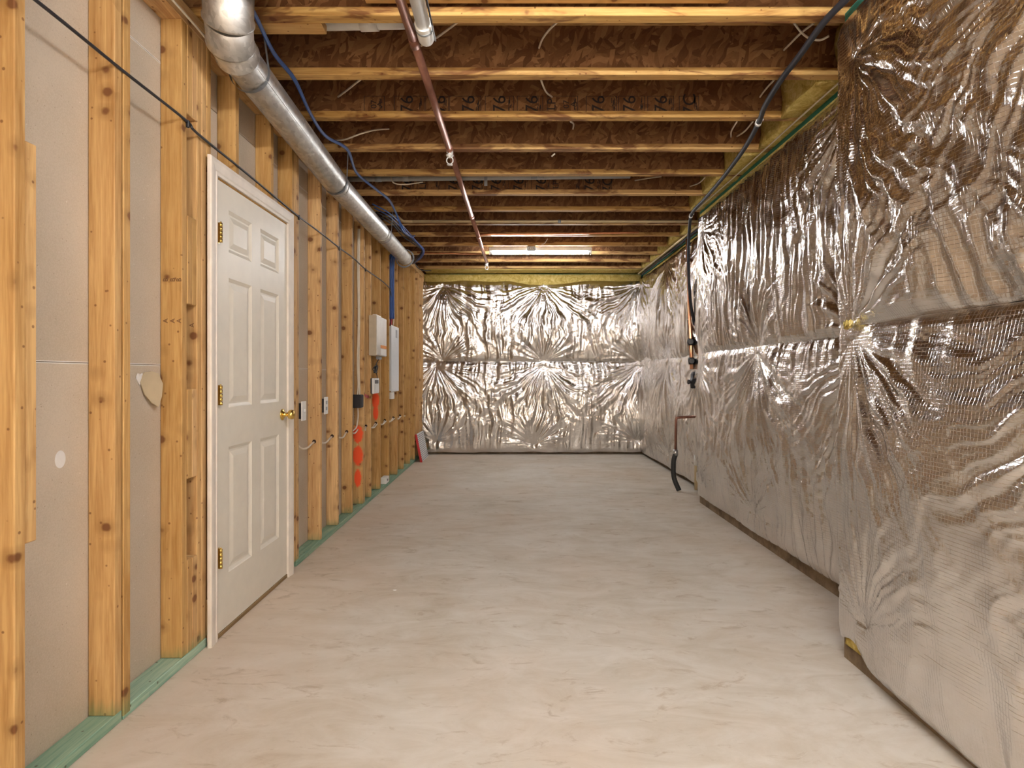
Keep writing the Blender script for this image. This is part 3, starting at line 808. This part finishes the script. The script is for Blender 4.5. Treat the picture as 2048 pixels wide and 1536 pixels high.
# long seam and straps
duct_seg('seam', [dpath[0]+Vector((.071,0,-.038)), dpath[1]+Vector((.068,0,-.037))], .0012, seg=6)
def strap(c, r, top, name='hanger_strap'):
    pts = []
    for k in range(17):
        a = PI*1.08-(PI*1.16)*k/16+PI
        pts.append(c+Vector((math.cos(a)*r, 0, math.sin(a)*r)))
    pts = [Vector(top[1])]+pts+[Vector(top[0])]
    bm = bmesh.new()
    n = len(pts); wd = .012
    ring = [[bm.verts.new(p-DL+Vector((0, s*wd, 0))) for s in (-1, 1)] for p in pts]
    for a, b in zip(ring, ring[1:]): bm.faces.new((a[0], a[1], b[1], b[0]))
    bmesh.ops.solidify(bm, geom=bm.faces[:], thickness=.0015)
    return obj_bm(name, bm, M_band, duct, smooth=False)
for (t, r, yj) in ((0, .082, 3.99),):
    c = Vector((-1.21, 3.96, 2.488)); strap(c, .0855, ((-1.30, 3.96, 2.70), (-1.12, 3.96, 2.70)))
c = Vector((-1.213, 5.43, 2.485)); strap(c, .0825, ((-1.30, 5.43, 2.70), (-1.12, 5.43, 2.70)))
c = Vector((-1.20, 2.66, 2.555)); strap(c, .089, ((-1.29, 2.66, 2.70), (-1.11, 2.60, 2.70)))
# reel of grey wire round the duct's far end
for k in range(3):
    pts = [Vector((-1.215+math.cos(a)*(.095+.004*k), 6.52+.01*k+.02*math.sin(a*2), 2.485+math.sin(a)*(.095+.004*k))) for a in [2*PI*i/24 for i in range(25)]]
    tube('wire_loop', pts, .0035, M_band, duct, 6, False, off=DL)

# copper sprinkler main
cp = empty('copper_sprinkler_pipe', (-.40, 5.0, 2.67)); tag(cp, 'long dull copper pipe with two white sprinkler heads under the joists', 'pipe')
CO = Vector(cp.location)
def cx(y): return -.47+(.118)*(y-1.2)/(7.85-1.2)
prev = 1.0
for (ya_, yb_) in ((1.0, 2.62), (2.63, 3.84), (3.85, 5.50), (5.51, 7.80)):
    tube('pipe', [(cx(ya_), ya_, 2.672), (cx(yb_), yb_, 2.672)], .0205, M_copper, cp, 16, False, off=CO)
for y in (2.62, 3.86, 5.5, 6.3): tube('coupling', [(cx(y), y-.03, 2.672), (cx(y), y+.03, 2.672)], .0235, M_copper, cp, 16, False, off=CO)
for y in (3.88, 7.74):
    x = cx(y); bm = bmesh.new()
    lathe(bm, [(0,.022),(.012,.022),(.014,.014),(.024,.014),(.026,.026),(.032,.024),(.036,.013),(.044,.010)], (x-CO.x, y-CO.y, -.008+2.672-CO.z), (0,0,-1), 16)
    for s in (-1, 1):
        q = [Vector((x+s*.008, y, 2.624)), Vector((x+s*.019, y, 2.614)), Vector((x+s*.020, y, 2.594)), Vector((x+s*.006, y, 2.576))]
        add_tube(bm, [v-CO for v in spline(q, 5)], .004, 8)
    lathe(bm, [(0,.006),(.004,.019),(.007,.019),(.009,.004)], (x-CO.x, y-CO.y, 2.580-CO.z), (0,0,-1), 16)
    obj_bm('sprinkler_head', bm, M_white, cp)

# white PVC vent pipe with elbow
pv = empty('white_pvc_pipe', (-.38, 2.4, 2.65)); tag(pv, 'white plastic pipe coming out beside the copper pipe and turning left behind the first joist', 'pipe')
PO = Vector(pv.location)
tube('pipe', [(-.372, 1.2, 2.648), (-.378, 2.50, 2.648)], .030, M_pvc, pv, 20, False, off=PO)
tube('elbow', [(-.378, 2.44, 2.648), (-.379, 2.50, 2.648), (-.382, 2.555, 2.655), (-.388, 2.59, 2.685), (-.395, 2.62, 2.74), (-.42, 2.655, 2.785)], .036, M_pvc, pv, 20, True, off=PO)
tube('pipe', [(-.40, 2.66, 2.787), (-.95, 2.70, 2.80)], .030, M_pvc, pv, 20, False, off=PO)
tube('coupling', [(-.62, 2.672, 2.7885), (-.70, 2.678, 2.790)], .035, M_pvc, pv, 20, False, off=PO)
tube('clamp_band', [(-.378, 2.465, 2.648), (-.378, 2.480, 2.648)], .0375, M_band, pv, 20, False, off=PO)
tube('clamp_band', [(-.44, 2.662, 2.7875), (-.47, 2.664, 2.788)], .0335, M_band, pv, 20, False, off=PO)
for k in (0, 1): cable_thing('pipe_wire', [(-.345+.006*k, 1.3, 2.63+.01*k), (-.338+.004*k, 1.9, 2.625), (-.335, 2.2, 2.632-.006*k), (-.337, 2.42, 2.628), (-.336, 2.52, 2.62)], .0035, M_black if k else M_band, ('black' if k else 'grey')+' thin wire strapped to the side of the white plastic pipe', 'wire')

# pipes running across, between the joists
gp = empty('grey_crossing_pipe', (-.2, 4.74, 2.76)); tag(gp, 'grey plastic drain pipe crossing above the fifth joist', 'pipe'); GO = Vector(gp.location)
tube('pipe', [(-1.45, 4.73, 2.762), (.95, 4.77, 2.805)], .022, M_greypipe, gp, 16, False, off=GO)
for x in (-1.10, -.88, .06, .16, .27): 
    z = 2.762+(x+1.45)/2.4*.043
    if x in (.06,): continue
    tube('coupling', [(x-.02, 4.735, z), (x+.03, 4.736, z+.001)], .026, M_band if x == .16 or x == -1.10 else M_greypipe, gp, 16, False, off=GO)
box('hanger_strap', -.235, -.210, 4.70, 4.703, 2.70, 2.84, M_band, gp, 0, off=GO)
cr = empty('cream_crossing_pipe', (-.2, 5.82, 2.7)); tag(cr, 'cream plastic water pipe crossing under the eighth joist', 'pipe'); RO = Vector(cr.location)
zc = 2.703
tube('pipe', [(-1.30, 5.80, zc+.055), (-1.17, 5.80, zc+.055), (-1.15, 5.80, zc+.05), (-1.10, 5.80, zc+.006), (-1.085, 5.80, zc), (-1.0, 5.80, zc)], .0135, M_cpvc, cr, 12, False, off=RO)
tube('pipe', [(-1.0, 5.80, zc), (1.84, 5.80, zc)], .0135, M_cpvc, cr, 12, False, off=RO)
tube('coupling', [(.44, 5.80, zc), (.47, 5.80, zc)], .018, M_band, cr, 12, False, off=RO)
cable_thing('copper_crossing_pipe', [(-.36, 6.30, 2.695), (.4, 6.30, 2.70), (1.35, 6.32, 2.722)], .012, M_copperb, 'thin bright copper pipe crossing in front of the strip light', 'pipe', seg=10)
cable_thing('copper_crossing_pipe', [(-1.2, 7.28, 2.704), (-.40, 7.28, 2.685)], .011, M_copperb, 'thin copper pipe between the duct end and the far sprinkler head', 'pipe', seg=10)

# lumber scraps at the first joist
o = box('wood_block', -1.25, -.833, 2.532, 2.612, 2.70, 2.738, M_blockx); tag(o, 'short pine block nailed behind the first joist next to the duct elbow', 'block')
o = box('wood_strip', -.62, .90, 2.395, 2.462, 2.742, 2.760, M_blockx); tag(o, 'thin pale wood strip lying along the first joist at the top edge', 'board')

# strip lights
def strip_light(name, x0, y, z, mat, label, lab2=None, L=1.22):
    t = empty(name, (x0+L/2, y, z)); tag(t, label, 'light')
    bm = bmesh.new(); add_box(bm, -L/2, L/2, -.035, .035, -.042, 0, .004)
    hs = obj_bm('housing', bm, M_fixture, t)
    for s in (-1, 1):
        bm = bmesh.new(); add_box(bm, s*(L/2-.008)-.008, s*(L/2-.008)+.008, -.022, .022, -.085, -.042, .003)
        obj_bm('lamp_holder', bm, M_white, hs)
    bm = bmesh.new(); add_tube(bm, [Vector((-L/2+.018, 0, -.062)), Vector((L/2-.018, 0, -.062))], .016, 16)
    bmesh.ops.recalc_face_normals(bm, faces=bm.faces[:]); tb = obj_bm('tube', bm, mat, t)
    for s in (-1, 1):
        bm = bmesh.new(); add_tube(bm, [Vector((s*(L/2-.016), 0, -.062)), Vector((s*(L/2-.035), 0, -.062))], .0168, 16)
        bmesh.ops.recalc_face_normals(bm, faces=bm.faces[:]); obj_bm('tube_cap', bm, M_steel, tb)
    return t
strip_light('strip_light', -.29, 6.98, ZJ-.001, M_tube_far, 'lit fluorescent strip light under the joists near the back wall')
strip_light('strip_light', -.20, 1.15, ZJ-.001, M_tube_near, 'lit fluorescent strip light on the joists above the camera')
strip_light('strip_light', -.20, -1.30, ZJ-.001, M_tube_rear_fill, 'added unseen fluorescent strip light for fill at the rear end of the room')  # rear fixture added out of view to raise the fill level
# outlet box by the far lamp
ob = empty('outlet_box', (.21, 6.925, 2.70)); tag(ob, 'small square outlet box in front of the strip light', 'outlet')
bm = bmesh.new(); add_box(bm, -.05, .05, -.035, .005, -.055, -.002, .003); obj_bm('box', bm, M_band, ob)
bm = bmesh.new()
for (a,b,c,d) in ((-.033,.033,-.012,-.008),(-.033,.033,-.048,-.044),(-.033,-.029,-.048,-.008),(.029,.033,-.048,-.008),(-.012,-.006,-.036,-.020),(.006,.012,-.036,-.020)):
    add_box(bm, a, b, -.039, -.035, c, d)
obj_bm('face_plate', bm, M_white, ob)
cable_thing('lamp_cable', [(.24, 6.90, 2.70), (.27, 6.88, 2.735), (.30, 6.87, 2.715), (.36, 6.86, 2.72), (.40, 6.85, 2.775)], .005, M_white, 'white wire from the joist down to the outlet box', 'wire', seg=6)

# blue network cables
bl = [PZ(484,-8,1.47), PZ(508,30,1.485), PZ(548,108,1.50), PZ(588,160,1.512), PZ(618,225,1.485), PZ(650,272,1.47), PZ(694,300,1.51), PZ(712,346,1.50), PZ(750,378,1.50), PZ(777,400,1.51), PZ(790,424,1.50)]
for k, dz in enumerate((0, .012)):
    pts = [p+Vector((.004*k+.002*math.sin(i*2+k), 0, dz-.006*k)) for i, p in enumerate(bl)]
    y_end = bl[-1]
    tail = [PZ(797,440,1.44)+Vector((0,0,dz)), PZ(806,462,1.36)+Vector((.01*k,0,dz)), PZ(824-3*k,474,1.40), PZ(829-4*k,471,1.47)]
    cable_thing('blue_cable', pts+tail, .0065, M_blue, ('blue data cable running from the duct elbow along the joists' if not k else 'second blue data cable laid against the one along the joists'), 'cable')
for k in range(4):
    a = [PZ(745+4*k, 408+8*k, 1.50), PZ(775+4*k, 424+9*k, 1.48), PZ(800+2*k, 446+9*k, 1.46), PZ(832+3*k, 482+5*k, 1.44), PZ(848-k*2, 500+2*k, 1.40), PZ(842-3*k, 516, 1.36), PZ(825, 528, 1.36)]
    cable_thing('blue_cable', a, .006, M_blue if k < 2 else M_greyc, 'dark blue data cable looping round the far end of the duct', 'cable', 'cable loops at the duct end')
cable_thing('blue_cable', [PZ(826,520,1.40), PZ(836,536,1.40), PZ(848,541,1.44), PZ(862,541,1.50)], .007, M_greyc, 'short dark cable curling to the top corner of the back wall', 'cable')
for k in range(7):
    x0 = -1.385+.011*k; y0 = 6.44+.02*(k%3)
    cable_thing('blue_cable', [(-1.30+.005*k, 6.48, 2.58), (x0+.01, y0, 2.47), (x0, y0, 2.35), (x0+.003*math.sin(k), y0, 2.05), (x0+.002, y0, 1.80)], .0075, M_blue,
                'blue cable of the thick bundle dropping to the white wiring panel', 'cable', 'blue cables above the wiring panel')
for k in range(6):
    x0 = -1.383+.011*k; y0 = 6.44+.02*(k%3)
    cable_thing('thin_wire', [(x0, y0, 1.81), (x0+.008*(k%2)-.01, y0+.01, 1.77), (x0-.014, y0+.03, 1.715)], .005, (M_pink, M_romex, M_pink, M_black, M_pink, M_romex)[k],
                'short coloured wire between the blue bundle and the white panel', 'wire', 'bare ends of the blue bundle')

# black coax along the studs with clips
cz = 2.218
pts = [(-1.328, .6, 2.225), (-1.328, 1.6, 2.222), (-1.33, 1.98, 2.216), (-1.329, 2.37, 2.213), (-1.322, 2.45, 2.19), (-1.33, 2.9, 2.185), (-1.329, 3.3, 2.17), (-1.329, 3.62, 2.16), (-1.329, 4.06, 2.158), (-1.329, 4.46, 2.15),
       (-1.329, 4.85, 2.150), (-1.329, 5.24, 2.13), (-1.329, 5.88, 2.13), (-1.330, 6.28, 2.11), (-1.345, 6.42, 2.07), (-1.35, 6.52, 1.98), (-1.36, 6.6, 1.85)]
cx_ = cable_thing('coax_cable', pts, .0055, M_coax, 'black cable clipped along the studs from the top left over the door', 'cable')
for (y, z) in ((2.385, 2.210), (3.62, 2.162), (4.46, 2.151), (5.25, 2.131), (6.29, 2.11)):
    box('clip', -1.333, -1.322, y-.006, y+.006, z-.022, z+.008, M_black, cx_, .002, off=Vector(pts[0]))
cable_thing('white_cable', [(-1.30, 1.4, 2.61), (-1.298, 2.1, 2.608), (-1.297, 2.45, 2.60), (-1.31, 2.62, 2.585)], .0045, M_romex, 'thin white cable along the top plate left of the duct elbow', 'cable')

# heavy dark cable on the right
bp = [PZ(1712,-20,1.49), PZ(1650,42,1.49), PZ(1600,110,1.49), PZ(1562,160,1.485), PZ(1530,212,1.49), PZ(1517,246,1.495), PZ(1490,295,1.49), PZ(1450,350,1.49), PZ(1412,395,1.49), PZ(1390,418,1.49), PZ(1382,432,1.485),
      P(1379,455,5.62), P(1377,500,5.75), P(1378,560,5.85), P(1382,610,5.9), P(1389,650,5.95)]
hc = cable_thing('heavy_cable', bp, .0145, M_greyc, 'thick dark grey cable slung under the joists to the recess in the right wall', 'cable', seg=12)
HO = bp[0]
for q in (bp[5], bp[10]):
    bm = bmesh.new(); add_tube(bm, [Vector((-.004,-.012,0)), Vector((.002,.012,0))], .019, 14); add_box(bm, -.012, .028, -.008, .008, .012, .022); bmesh.ops.recalc_face_normals(bm, faces=bm.faces[:])
    obj_bm('cable_clamp', bm, M_white, hc, q-HO)
cable_thing('pale_conduit', [PZ(1277,547,1.42), PZ(1402,447,1.42)], .011, M_cpvc, 'thin straight cream pipe along the top of the far right wall', 'pipe', smooth_path=False)
for k, x in enumerate((1.86, 1.885)):
    cable_thing('dark_pipe', [(x, 5.6, 2.645+.02*k), (x, 8.5, 2.64+.02*k)], .014, M_greyc, ('lower' if not k else 'upper')+' dark pipe lying along the top of the far foil wall', 'pipe', smooth_path=False)
cable_thing('white_cable', [(1.66, 2.55, 2.665), (1.668, 3.3, 2.68), (1.662, 4.2, 2.67), (1.655, 5.3, 2.672)], .005, M_romex, 'pale cable running on the sill above the middle foil blanket', 'cable')

# white cable ends between the joists
def webcable(pts, lab): cable_thing('white_cable', pts, .0052, M_romex, lab, 'cable', 'white cables between the joists', seg=6)
webs = [
 ([P(842,92,2.93), P(872,76,2.85), P(900,56,2.72), P(918,42,2.62)], 'white cable crossing the second joist beside the white plastic pipe'),
 ([P(1078,96,2.96), P(1085,78,2.85), P(1100,58,2.70), P(1117,42,2.62)], 'white cable hanging on the second joist right of the plastic pipe'),
 ([P(676,194,3.44), P(692,182,3.3), P(712,166,3.12), P(724,157,3.03)], 'white cable end in the third joist bay next to the blue cable'),
 ([P(1082,160,3.05), P(1088,176,3.2), P(1094,186,3.35), P(1104,194,3.46)], 'white cable dropping onto the stamped joist near the middle'),
 ([P(664,281,3.93), P(690,279,3.88), P(720,268,3.80), P(750,260,3.86), P(778,258,3.94)], 'long white cable from the blue cable into the fourth joist'),
 ([P(1141,243,3.52), P(1147,248,3.7), P(1146,258,3.92)], 'short white cable stub on the fourth joist'),
 ([P(1462,274,3.95), P(1463,262,3.75), P(1474,243,3.52)], 'left white cable stub near the heavy cable clamp'),
 ([P(1474,273,3.95), P(1490,262,3.75), P(1506,243,3.52)], 'right white cable stub near the heavy cable clamp'),
 ([P(1568,100,2.94), P(1580,88,2.85), P(1602,66,2.72), P(1628,46,2.62)], 'white cable pair end crossing behind the heavy cable'),
 ([P(1588,46,2.60), P(1602,64,2.70), P(1618,76,2.74), P(1640,80,2.75), P(1658,72,2.72)], 'white cable curved in a loop behind the heavy cable'),
 ([P(1520,194,3.42), P(1530,180,3.25), P(1548,160,3.05)], 'white cable stub left of the yellow wool'),
 ([P(1103,313,4.0), P(1110,307,3.99)], 'tiny white cable end under the fourth joist'),
 ([P(782,355,4.70), P(788,366,4.68), P(810,369,4.68), P(846,364,4.70)], 'white cable drooping under the grey pipe'),
 ([P(1270,361,4.9), P(1300,356,4.75), P(1322,353,4.60)], 'white cable right of the grey pipe end'),
 ([P(1380,373,4.93), P(1398,366,4.8), P(1410,355,4.6)], 'white cable stub left of the right wall wool'),
]
for p_, l_ in webs: webcable(p_, l_)

# ================================================================== LEFT WALL DEVICES
def plate_thing(name, y0, y1, z0, z1, xf_, label, cat, boxmat=M_black):
    t = empty(name, (XW, (y0+y1)/2, (z0+z1)/2)); tag(t, label, cat); O = Vector(t.location)
    bm = bmesh.new(); add_box(bm, XD+.02-O.x, xf_-O.x-.006, y0-O.y+.006, y1-O.y-.012, z0-O.z+.012, z1-O.z-.012); obj_bm('back_box', bm, boxmat, t)
    bm = bmesh.new(); add_box(bm, xf_-.006-O.x, xf_-O.x, y0-O.y, y1-O.y, z0-O.z, z1-O.z, .0018); obj_bm('plate', bm, M_white, t)
    return t, O
t, O = plate_thing('light_switch', 3.645, 3.72, .893, 1.015, -1.318, 'white light switch beside the door casing', 'switch')
bm = bmesh.new(); add_box(bm, 0, .010, -.005, .005, -.006, .012, .001); obj_bm('toggle', bm, M_white, t, (-1.318-O.x, 0, 0))
t, O = plate_thing('wall_outlet', 4.085, 4.16, .905, 1.025, -1.318, 'white outlet on the first stud past the door switch', 'outlet')
for s in (-1, 1):
    bm = bmesh.new(); add_box(bm, 0, .002, -.014, .014, s*.021-.012, s*.021+.012, .0005)
    obj_bm('socket', bm, M_band, [c for c in t.children if c.name.startswith('plate')][0], (-1.318-O.x, 0, 0))
# black junction box on stud side
t = empty('junction_box', (-1.365, 5.155, .95)); tag(t, 'black junction box fixed to a stud with white cables above and below', 'box')
bm = bmesh.new(); add_box(bm, -.045, .035, -.055, .022, -.058, .058, .004); obj_bm('box', bm, M_black, t)
bm = bmesh.new(); add_box(bm, .035, .038, -.05, .018, -.052, .052); obj_bm('cover', bm, M_greyc, t)
for k in range(2):
    pts = [(-1.372+.012*k, 5.17, 2.47), (-1.376+.012*k, 5.165, 2.1), (-1.37+.010*k, 5.165, 1.7), (-1.378+.013*k, 5.165, 1.3), (-1.372+.012*k, 5.165, 1.09), (-1.376+.022*k, 5.15, .99)]
    cable_thing('white_cable', pts, .0065, M_romex, ('white cable running down the stud to the black box' if not k else 'second white cable stapled beside the one above the black box'), 'cable', flat=.6)
cable_thing('white_cable', [(-1.372, 5.15, .90), (-1.368, 5.15, .82), (-1.372, 5.14, .76), (-1.38, 5.12, .715), (-1.39, 5.0, .69)], .0065, M_romex, 'white cable from under the black box to the drilled studs', 'cable', flat=.6)
# cable run drilled through the studs
zh = .715
pts = [(-1.40, 3.66, .90), (-1.385, 3.68, .80), (-1.375, 3.76, .715), (-1.37, 3.88, .695)]
for i, r in enumerate(RE[:9]):
    pts.append((-1.38, r-.019, zh-.004*i)); 
    if i < 8: pts.append((-1.372+.01*(i%2), (r+RE[i+1])/2-.02, zh-.03-.004*i))
run = cable_thing('white_cable', pts, .0065, M_romex, 'white cable sagging through holes drilled in the studs right of the door', 'cable')
RO_ = Vector(pts[0])
for i, r in enumerate(RE[:9]):
    bm = bmesh.new(); lathe(bm, [(0,.0135),(.0012,.0135)], (0,0,0), (0,-1,0), 12)
    obj_bm('drilled_hole', bm, M_dark, run, Vector((-1.377, r-.038-.0004, zh+.005-.004*i))-RO_)
pts = []
for i, r in enumerate(RE[4:9]):
    pts.append((-1.362, r-.019, zh-.02-.004*i)); pts.append((-1.352, r+.16, zh-.045))
cable_thing('white_cable', pts, .0060, M_romex, 'second white cable through the studs past the black box', 'cable')

# beige control box with flexible wire
t = empty('control_box', (-1.335, 5.61, 1.55)); tag(t, 'beige metal control box with silver front and orange sticker', 'box'); O = Vector(t.location)
bm = bmesh.new(); add_box(bm, 0, .068, -.21, .21, -.19, .185, .004); obj_bm('case', bm, M_beigebox, t)
bm = bmesh.new(); add_box(bm, .068, .074, -.205, .205, -.185, .180, .002); obj_bm('front_cover', bm, M_steel, t)
bm = bmesh.new(); add_box(bm, .0742, .0748, -.06, .20, -.115, -.085); obj_bm('sticker', bm, M_label, t)
bm = bmesh.new(); add_box(bm, .0742, .0748, -.05, .19, -.18, -.12); obj_bm('paper_label', bm, M_white, t)
bm = bmesh.new(); add_box(bm, .02, .05, -.02, .10, -.22, -.19, .004); obj_bm('connector', bm, M_band, t)
bm = bmesh.new(); add_box(bm, .01, .05, -.12, .08, .185, .20, .003); obj_bm('top_bracket', bm, M_white, t)
pts = []
rr = random.Random(5)
for k in range(22):
    a = k*1.35; pts.append((-1.315+.012*math.sin(a*1.7), 5.56+.045*math.cos(a)+.002*k, 1.235+.035*math.sin(a*1.13)))
pts = [(-1.29, 5.60, 1.33), (-1.31, 5.58, 1.28)]+pts+[(-1.31, 5.62, 1.17), (-1.31, 5.60, 1.12)]
cable_thing('tangled_wire', pts, .0042, M_black, 'tangle of thin black wire below the beige control box', 'wire', seg=6)
t = empty('alarm_keypad', (-1.335, 5.57, 1.08)); tag(t, 'small white keypad with dark display under the wire tangle', 'keypad')
bm = bmesh.new(); add_box(bm, .0, .012, -.115, .115, -.075, .070, .003); obj_bm('back_plate', bm, M_black, t)
bm = bmesh.new(); add_box(bm, .012, .030, -.11, .115, -.075, .070, .004); obj_bm('case', bm, M_white, t)
bm = bmesh.new(); add_box(bm, .030, .032, -.06, .075, .018, .052); obj_bm('display', bm, M_black, t)
bm = bmesh.new(); add_box(bm, .030, .034, -.06, .10, -.062, .008, .002); obj_bm('keypad_flap', bm, M_white, t)
for k in range(3): cable_thing('red_wire', [(-1.36, 5.50, 1.005), (-1.35, 5.42+.01*k, .985-.008*k), (-1.345, 5.33, 1.0-.01*k), (-1.36, 5.30, 1.01)], .003, M_pink, 'thin red wire below the keypad', 'wire', 'red wires below the keypad', seg=6)
# white structured wiring panel
t = empty('wiring_panel', (-1.335, 6.57, 1.36)); tag(t, 'tall white metal wiring panel under the blue cable bundle', 'panel')
bm = bmesh.new(); add_box(bm, -.07, .0, -.19, .175, -.355, .355); obj_bm('can', bm, M_panel, t)
bm = bmesh.new(); add_box(bm, .003, .008, -.215, .20, -.365, .365, .002); obj_bm('cover', bm, M_panel, t)
bm = bmesh.new()
for i in range(5): add_box(bm, .008, .009, .02+i*.02, .03+i*.02, .24, .33)
obj_bm('louvre', bm, M_band, t)
t = empty('outlet_box', (-1.345, 6.46, .955)); tag(t, 'tiny white fitting hanging from the bottom of the wiring panel', 'outlet')
bm = bmesh.new(); add_box(bm, -.02, .02, -.03, .05, -.04, .035, .003); obj_bm('body', bm, M_white, t)
t = empty('floor_outlet', (-1.36, 6.24, .075)); tag(t, 'white box sitting on the green bottom plate', 'outlet')
bm = bmesh.new(); add_box(bm, -.03, .028, -.12, .02, -.036, .03, .003); obj_bm('body', bm, M_white, t)
bm = bmesh.new(); add_box(bm, .028, .030, -.07, -.03, -.012, .008); obj_bm('slot', bm, M_black, t)

# furnace filter leaning in the corner
t = empty('furnace_filter', (-1.235, 8.20, .0)); tag(t, 'white pleated air filter with red edge leaning in the far left corner', 'filter')
t.rotation_euler = (0, -.20, 0)
bm = bmesh.new(); add_box(bm, -.022, 0, -.30, .30, .002, .38); obj_bm('pleat_pad', bm, M_filterw, t)
bm = bmesh.new(); add_box(bm, -.024, .002, -.305, -.296, 0, .385); add_box(bm, -.024, .003, -.30, -.275, 0, .385); obj_bm('red_frame', bm, M_red, t)
for k in range(14):
    bm = bmesh.new(); add_box(bm, 0, .004, -.27, .29, 0, .009)
    obj_bm('pleat', bm, M_band, t, (0, 0, .018+k*.026))
for o in [c for c in t.children if c.name.startswith('pleat_pad')]: pass

# ================================================================== RIGHT WALL PLUMBING
t = empty('copper_riser', (1.86, 6.12, 1.2)); tag(t, 'upright copper pipe with two valves in the right wall recess', 'pipe'); O = Vector(t.location)
top = P(1375,478,6.10); bot = P(1384,738,6.02)
tube('pipe', [top, bot, bot+Vector((.10,0,.01))], .020, M_copperb, t, 14, False, off=O)
for (px, py) in ((1381,684), (1383,722)):
    q = P(px, py, 6.03)-O
    bm = bmesh.new(); lathe(bm, [(-.035,.027),(-.01,.034),(.02,.034),(.035,.027)], q, (0,0,1), 14); lathe(bm, [(0,.012),(.045,.012),(.046,.026),(.06,.026)], q+Vector((0,-.01,0)), (-.3,-1,0), 12)
    obj_bm('valve', bm, M_black, t)
t = empty('pressure_regulator', P(1390,760,6.02)); tag(t, 'black pressure regulator below the copper riser', 'valve')
bm = bmesh.new(); lathe(bm, [(-.085,.045),(-.04,.048),(-.035,.062),(.0,.062),(.01,.045),(.06,.042),(.085,.025)], (0,0,0), (0,0,1), 18); obj_bm('body', bm, M_black, t)
bm = bmesh.new(); lathe(bm, [(0,.016),(.06,.016),(.064,.024),(.075,.024)], (0,0,-.02), (-1,-.2,0), 12); obj_bm('port', bm, M_black, t)
t = empty('drain_pipe', (1.655, 5.94, 0)); tag(t, 'bent copper drain pipe ending in a black hose on the floor', 'pipe'); O = Vector(t.location)
a = P(1402,833,5.96); b = P(1352,835,5.94); c = P(1351,905,5.94)
tube('copper_bend', [a, a*.4+b*.6, b+Vector((.03,0,0)), b+Vector((.004,0,-.006)), b+Vector((0,0,-.035)), c], .0135, M_copper, t, 14, False, off=O)
tube('clamp', [c+Vector((0,0,.03)), c+Vector((0,0,-.03))], .026, M_steel, t, 14, False, off=O)
bm = bmesh.new(); hp = spline([c+Vector((0,0,-.01)), P(1347,925,5.94), P(1348,955,5.94), Vector((1.675,5.92,.012))], 10)
add_tube(bm, [q-O for q in hp], [.024+.0015*(i%2) for i in range(len(hp))], 16); bmesh.ops.recalc_face_normals(bm, faces=bm.faces[:]); obj_bm('hose', bm, M_rubber, t)
t = empty('pvc_stub', (1.885, 6.02, 0)); tag(t, 'cream plastic stub pipe rising from the floor beside the hose', 'pipe')
tube('pipe', [(0,0,.001), (0,0,.34)], .024, M_cpvc, t, 14, False); tube('cap', [(0,0,.25), (0,0,.36)], .029, M_pvc, t, 14, False)

# ---- bits on the floor
cable_thing('wire_scrap', [(-1.22, 1.74, .004), (-1.19, 1.715, .006), (-1.15, 1.70, .012), (-1.11, 1.715, .02), (-1.075, 1.73, .008), (-1.08, 1.69, .004)], .0016, M_black, 'thin bent scrap of black wire on the floor at the bottom left', 'wire', seg=6)
bm = bmesh.new(); bmesh.ops.create_icosphere(bm, subdivisions=1, radius=1)
for v in bm.verts: v.co = Vector((v.co.x*.012, v.co.y*.008, v.co.z*.004+.004))
o = obj_bm('paper_scrap', bm, M_chalk, None, (-.65, 3.2, 0)); tag(o, 'small white chip lying on the slab in front of the door', 'scrap')
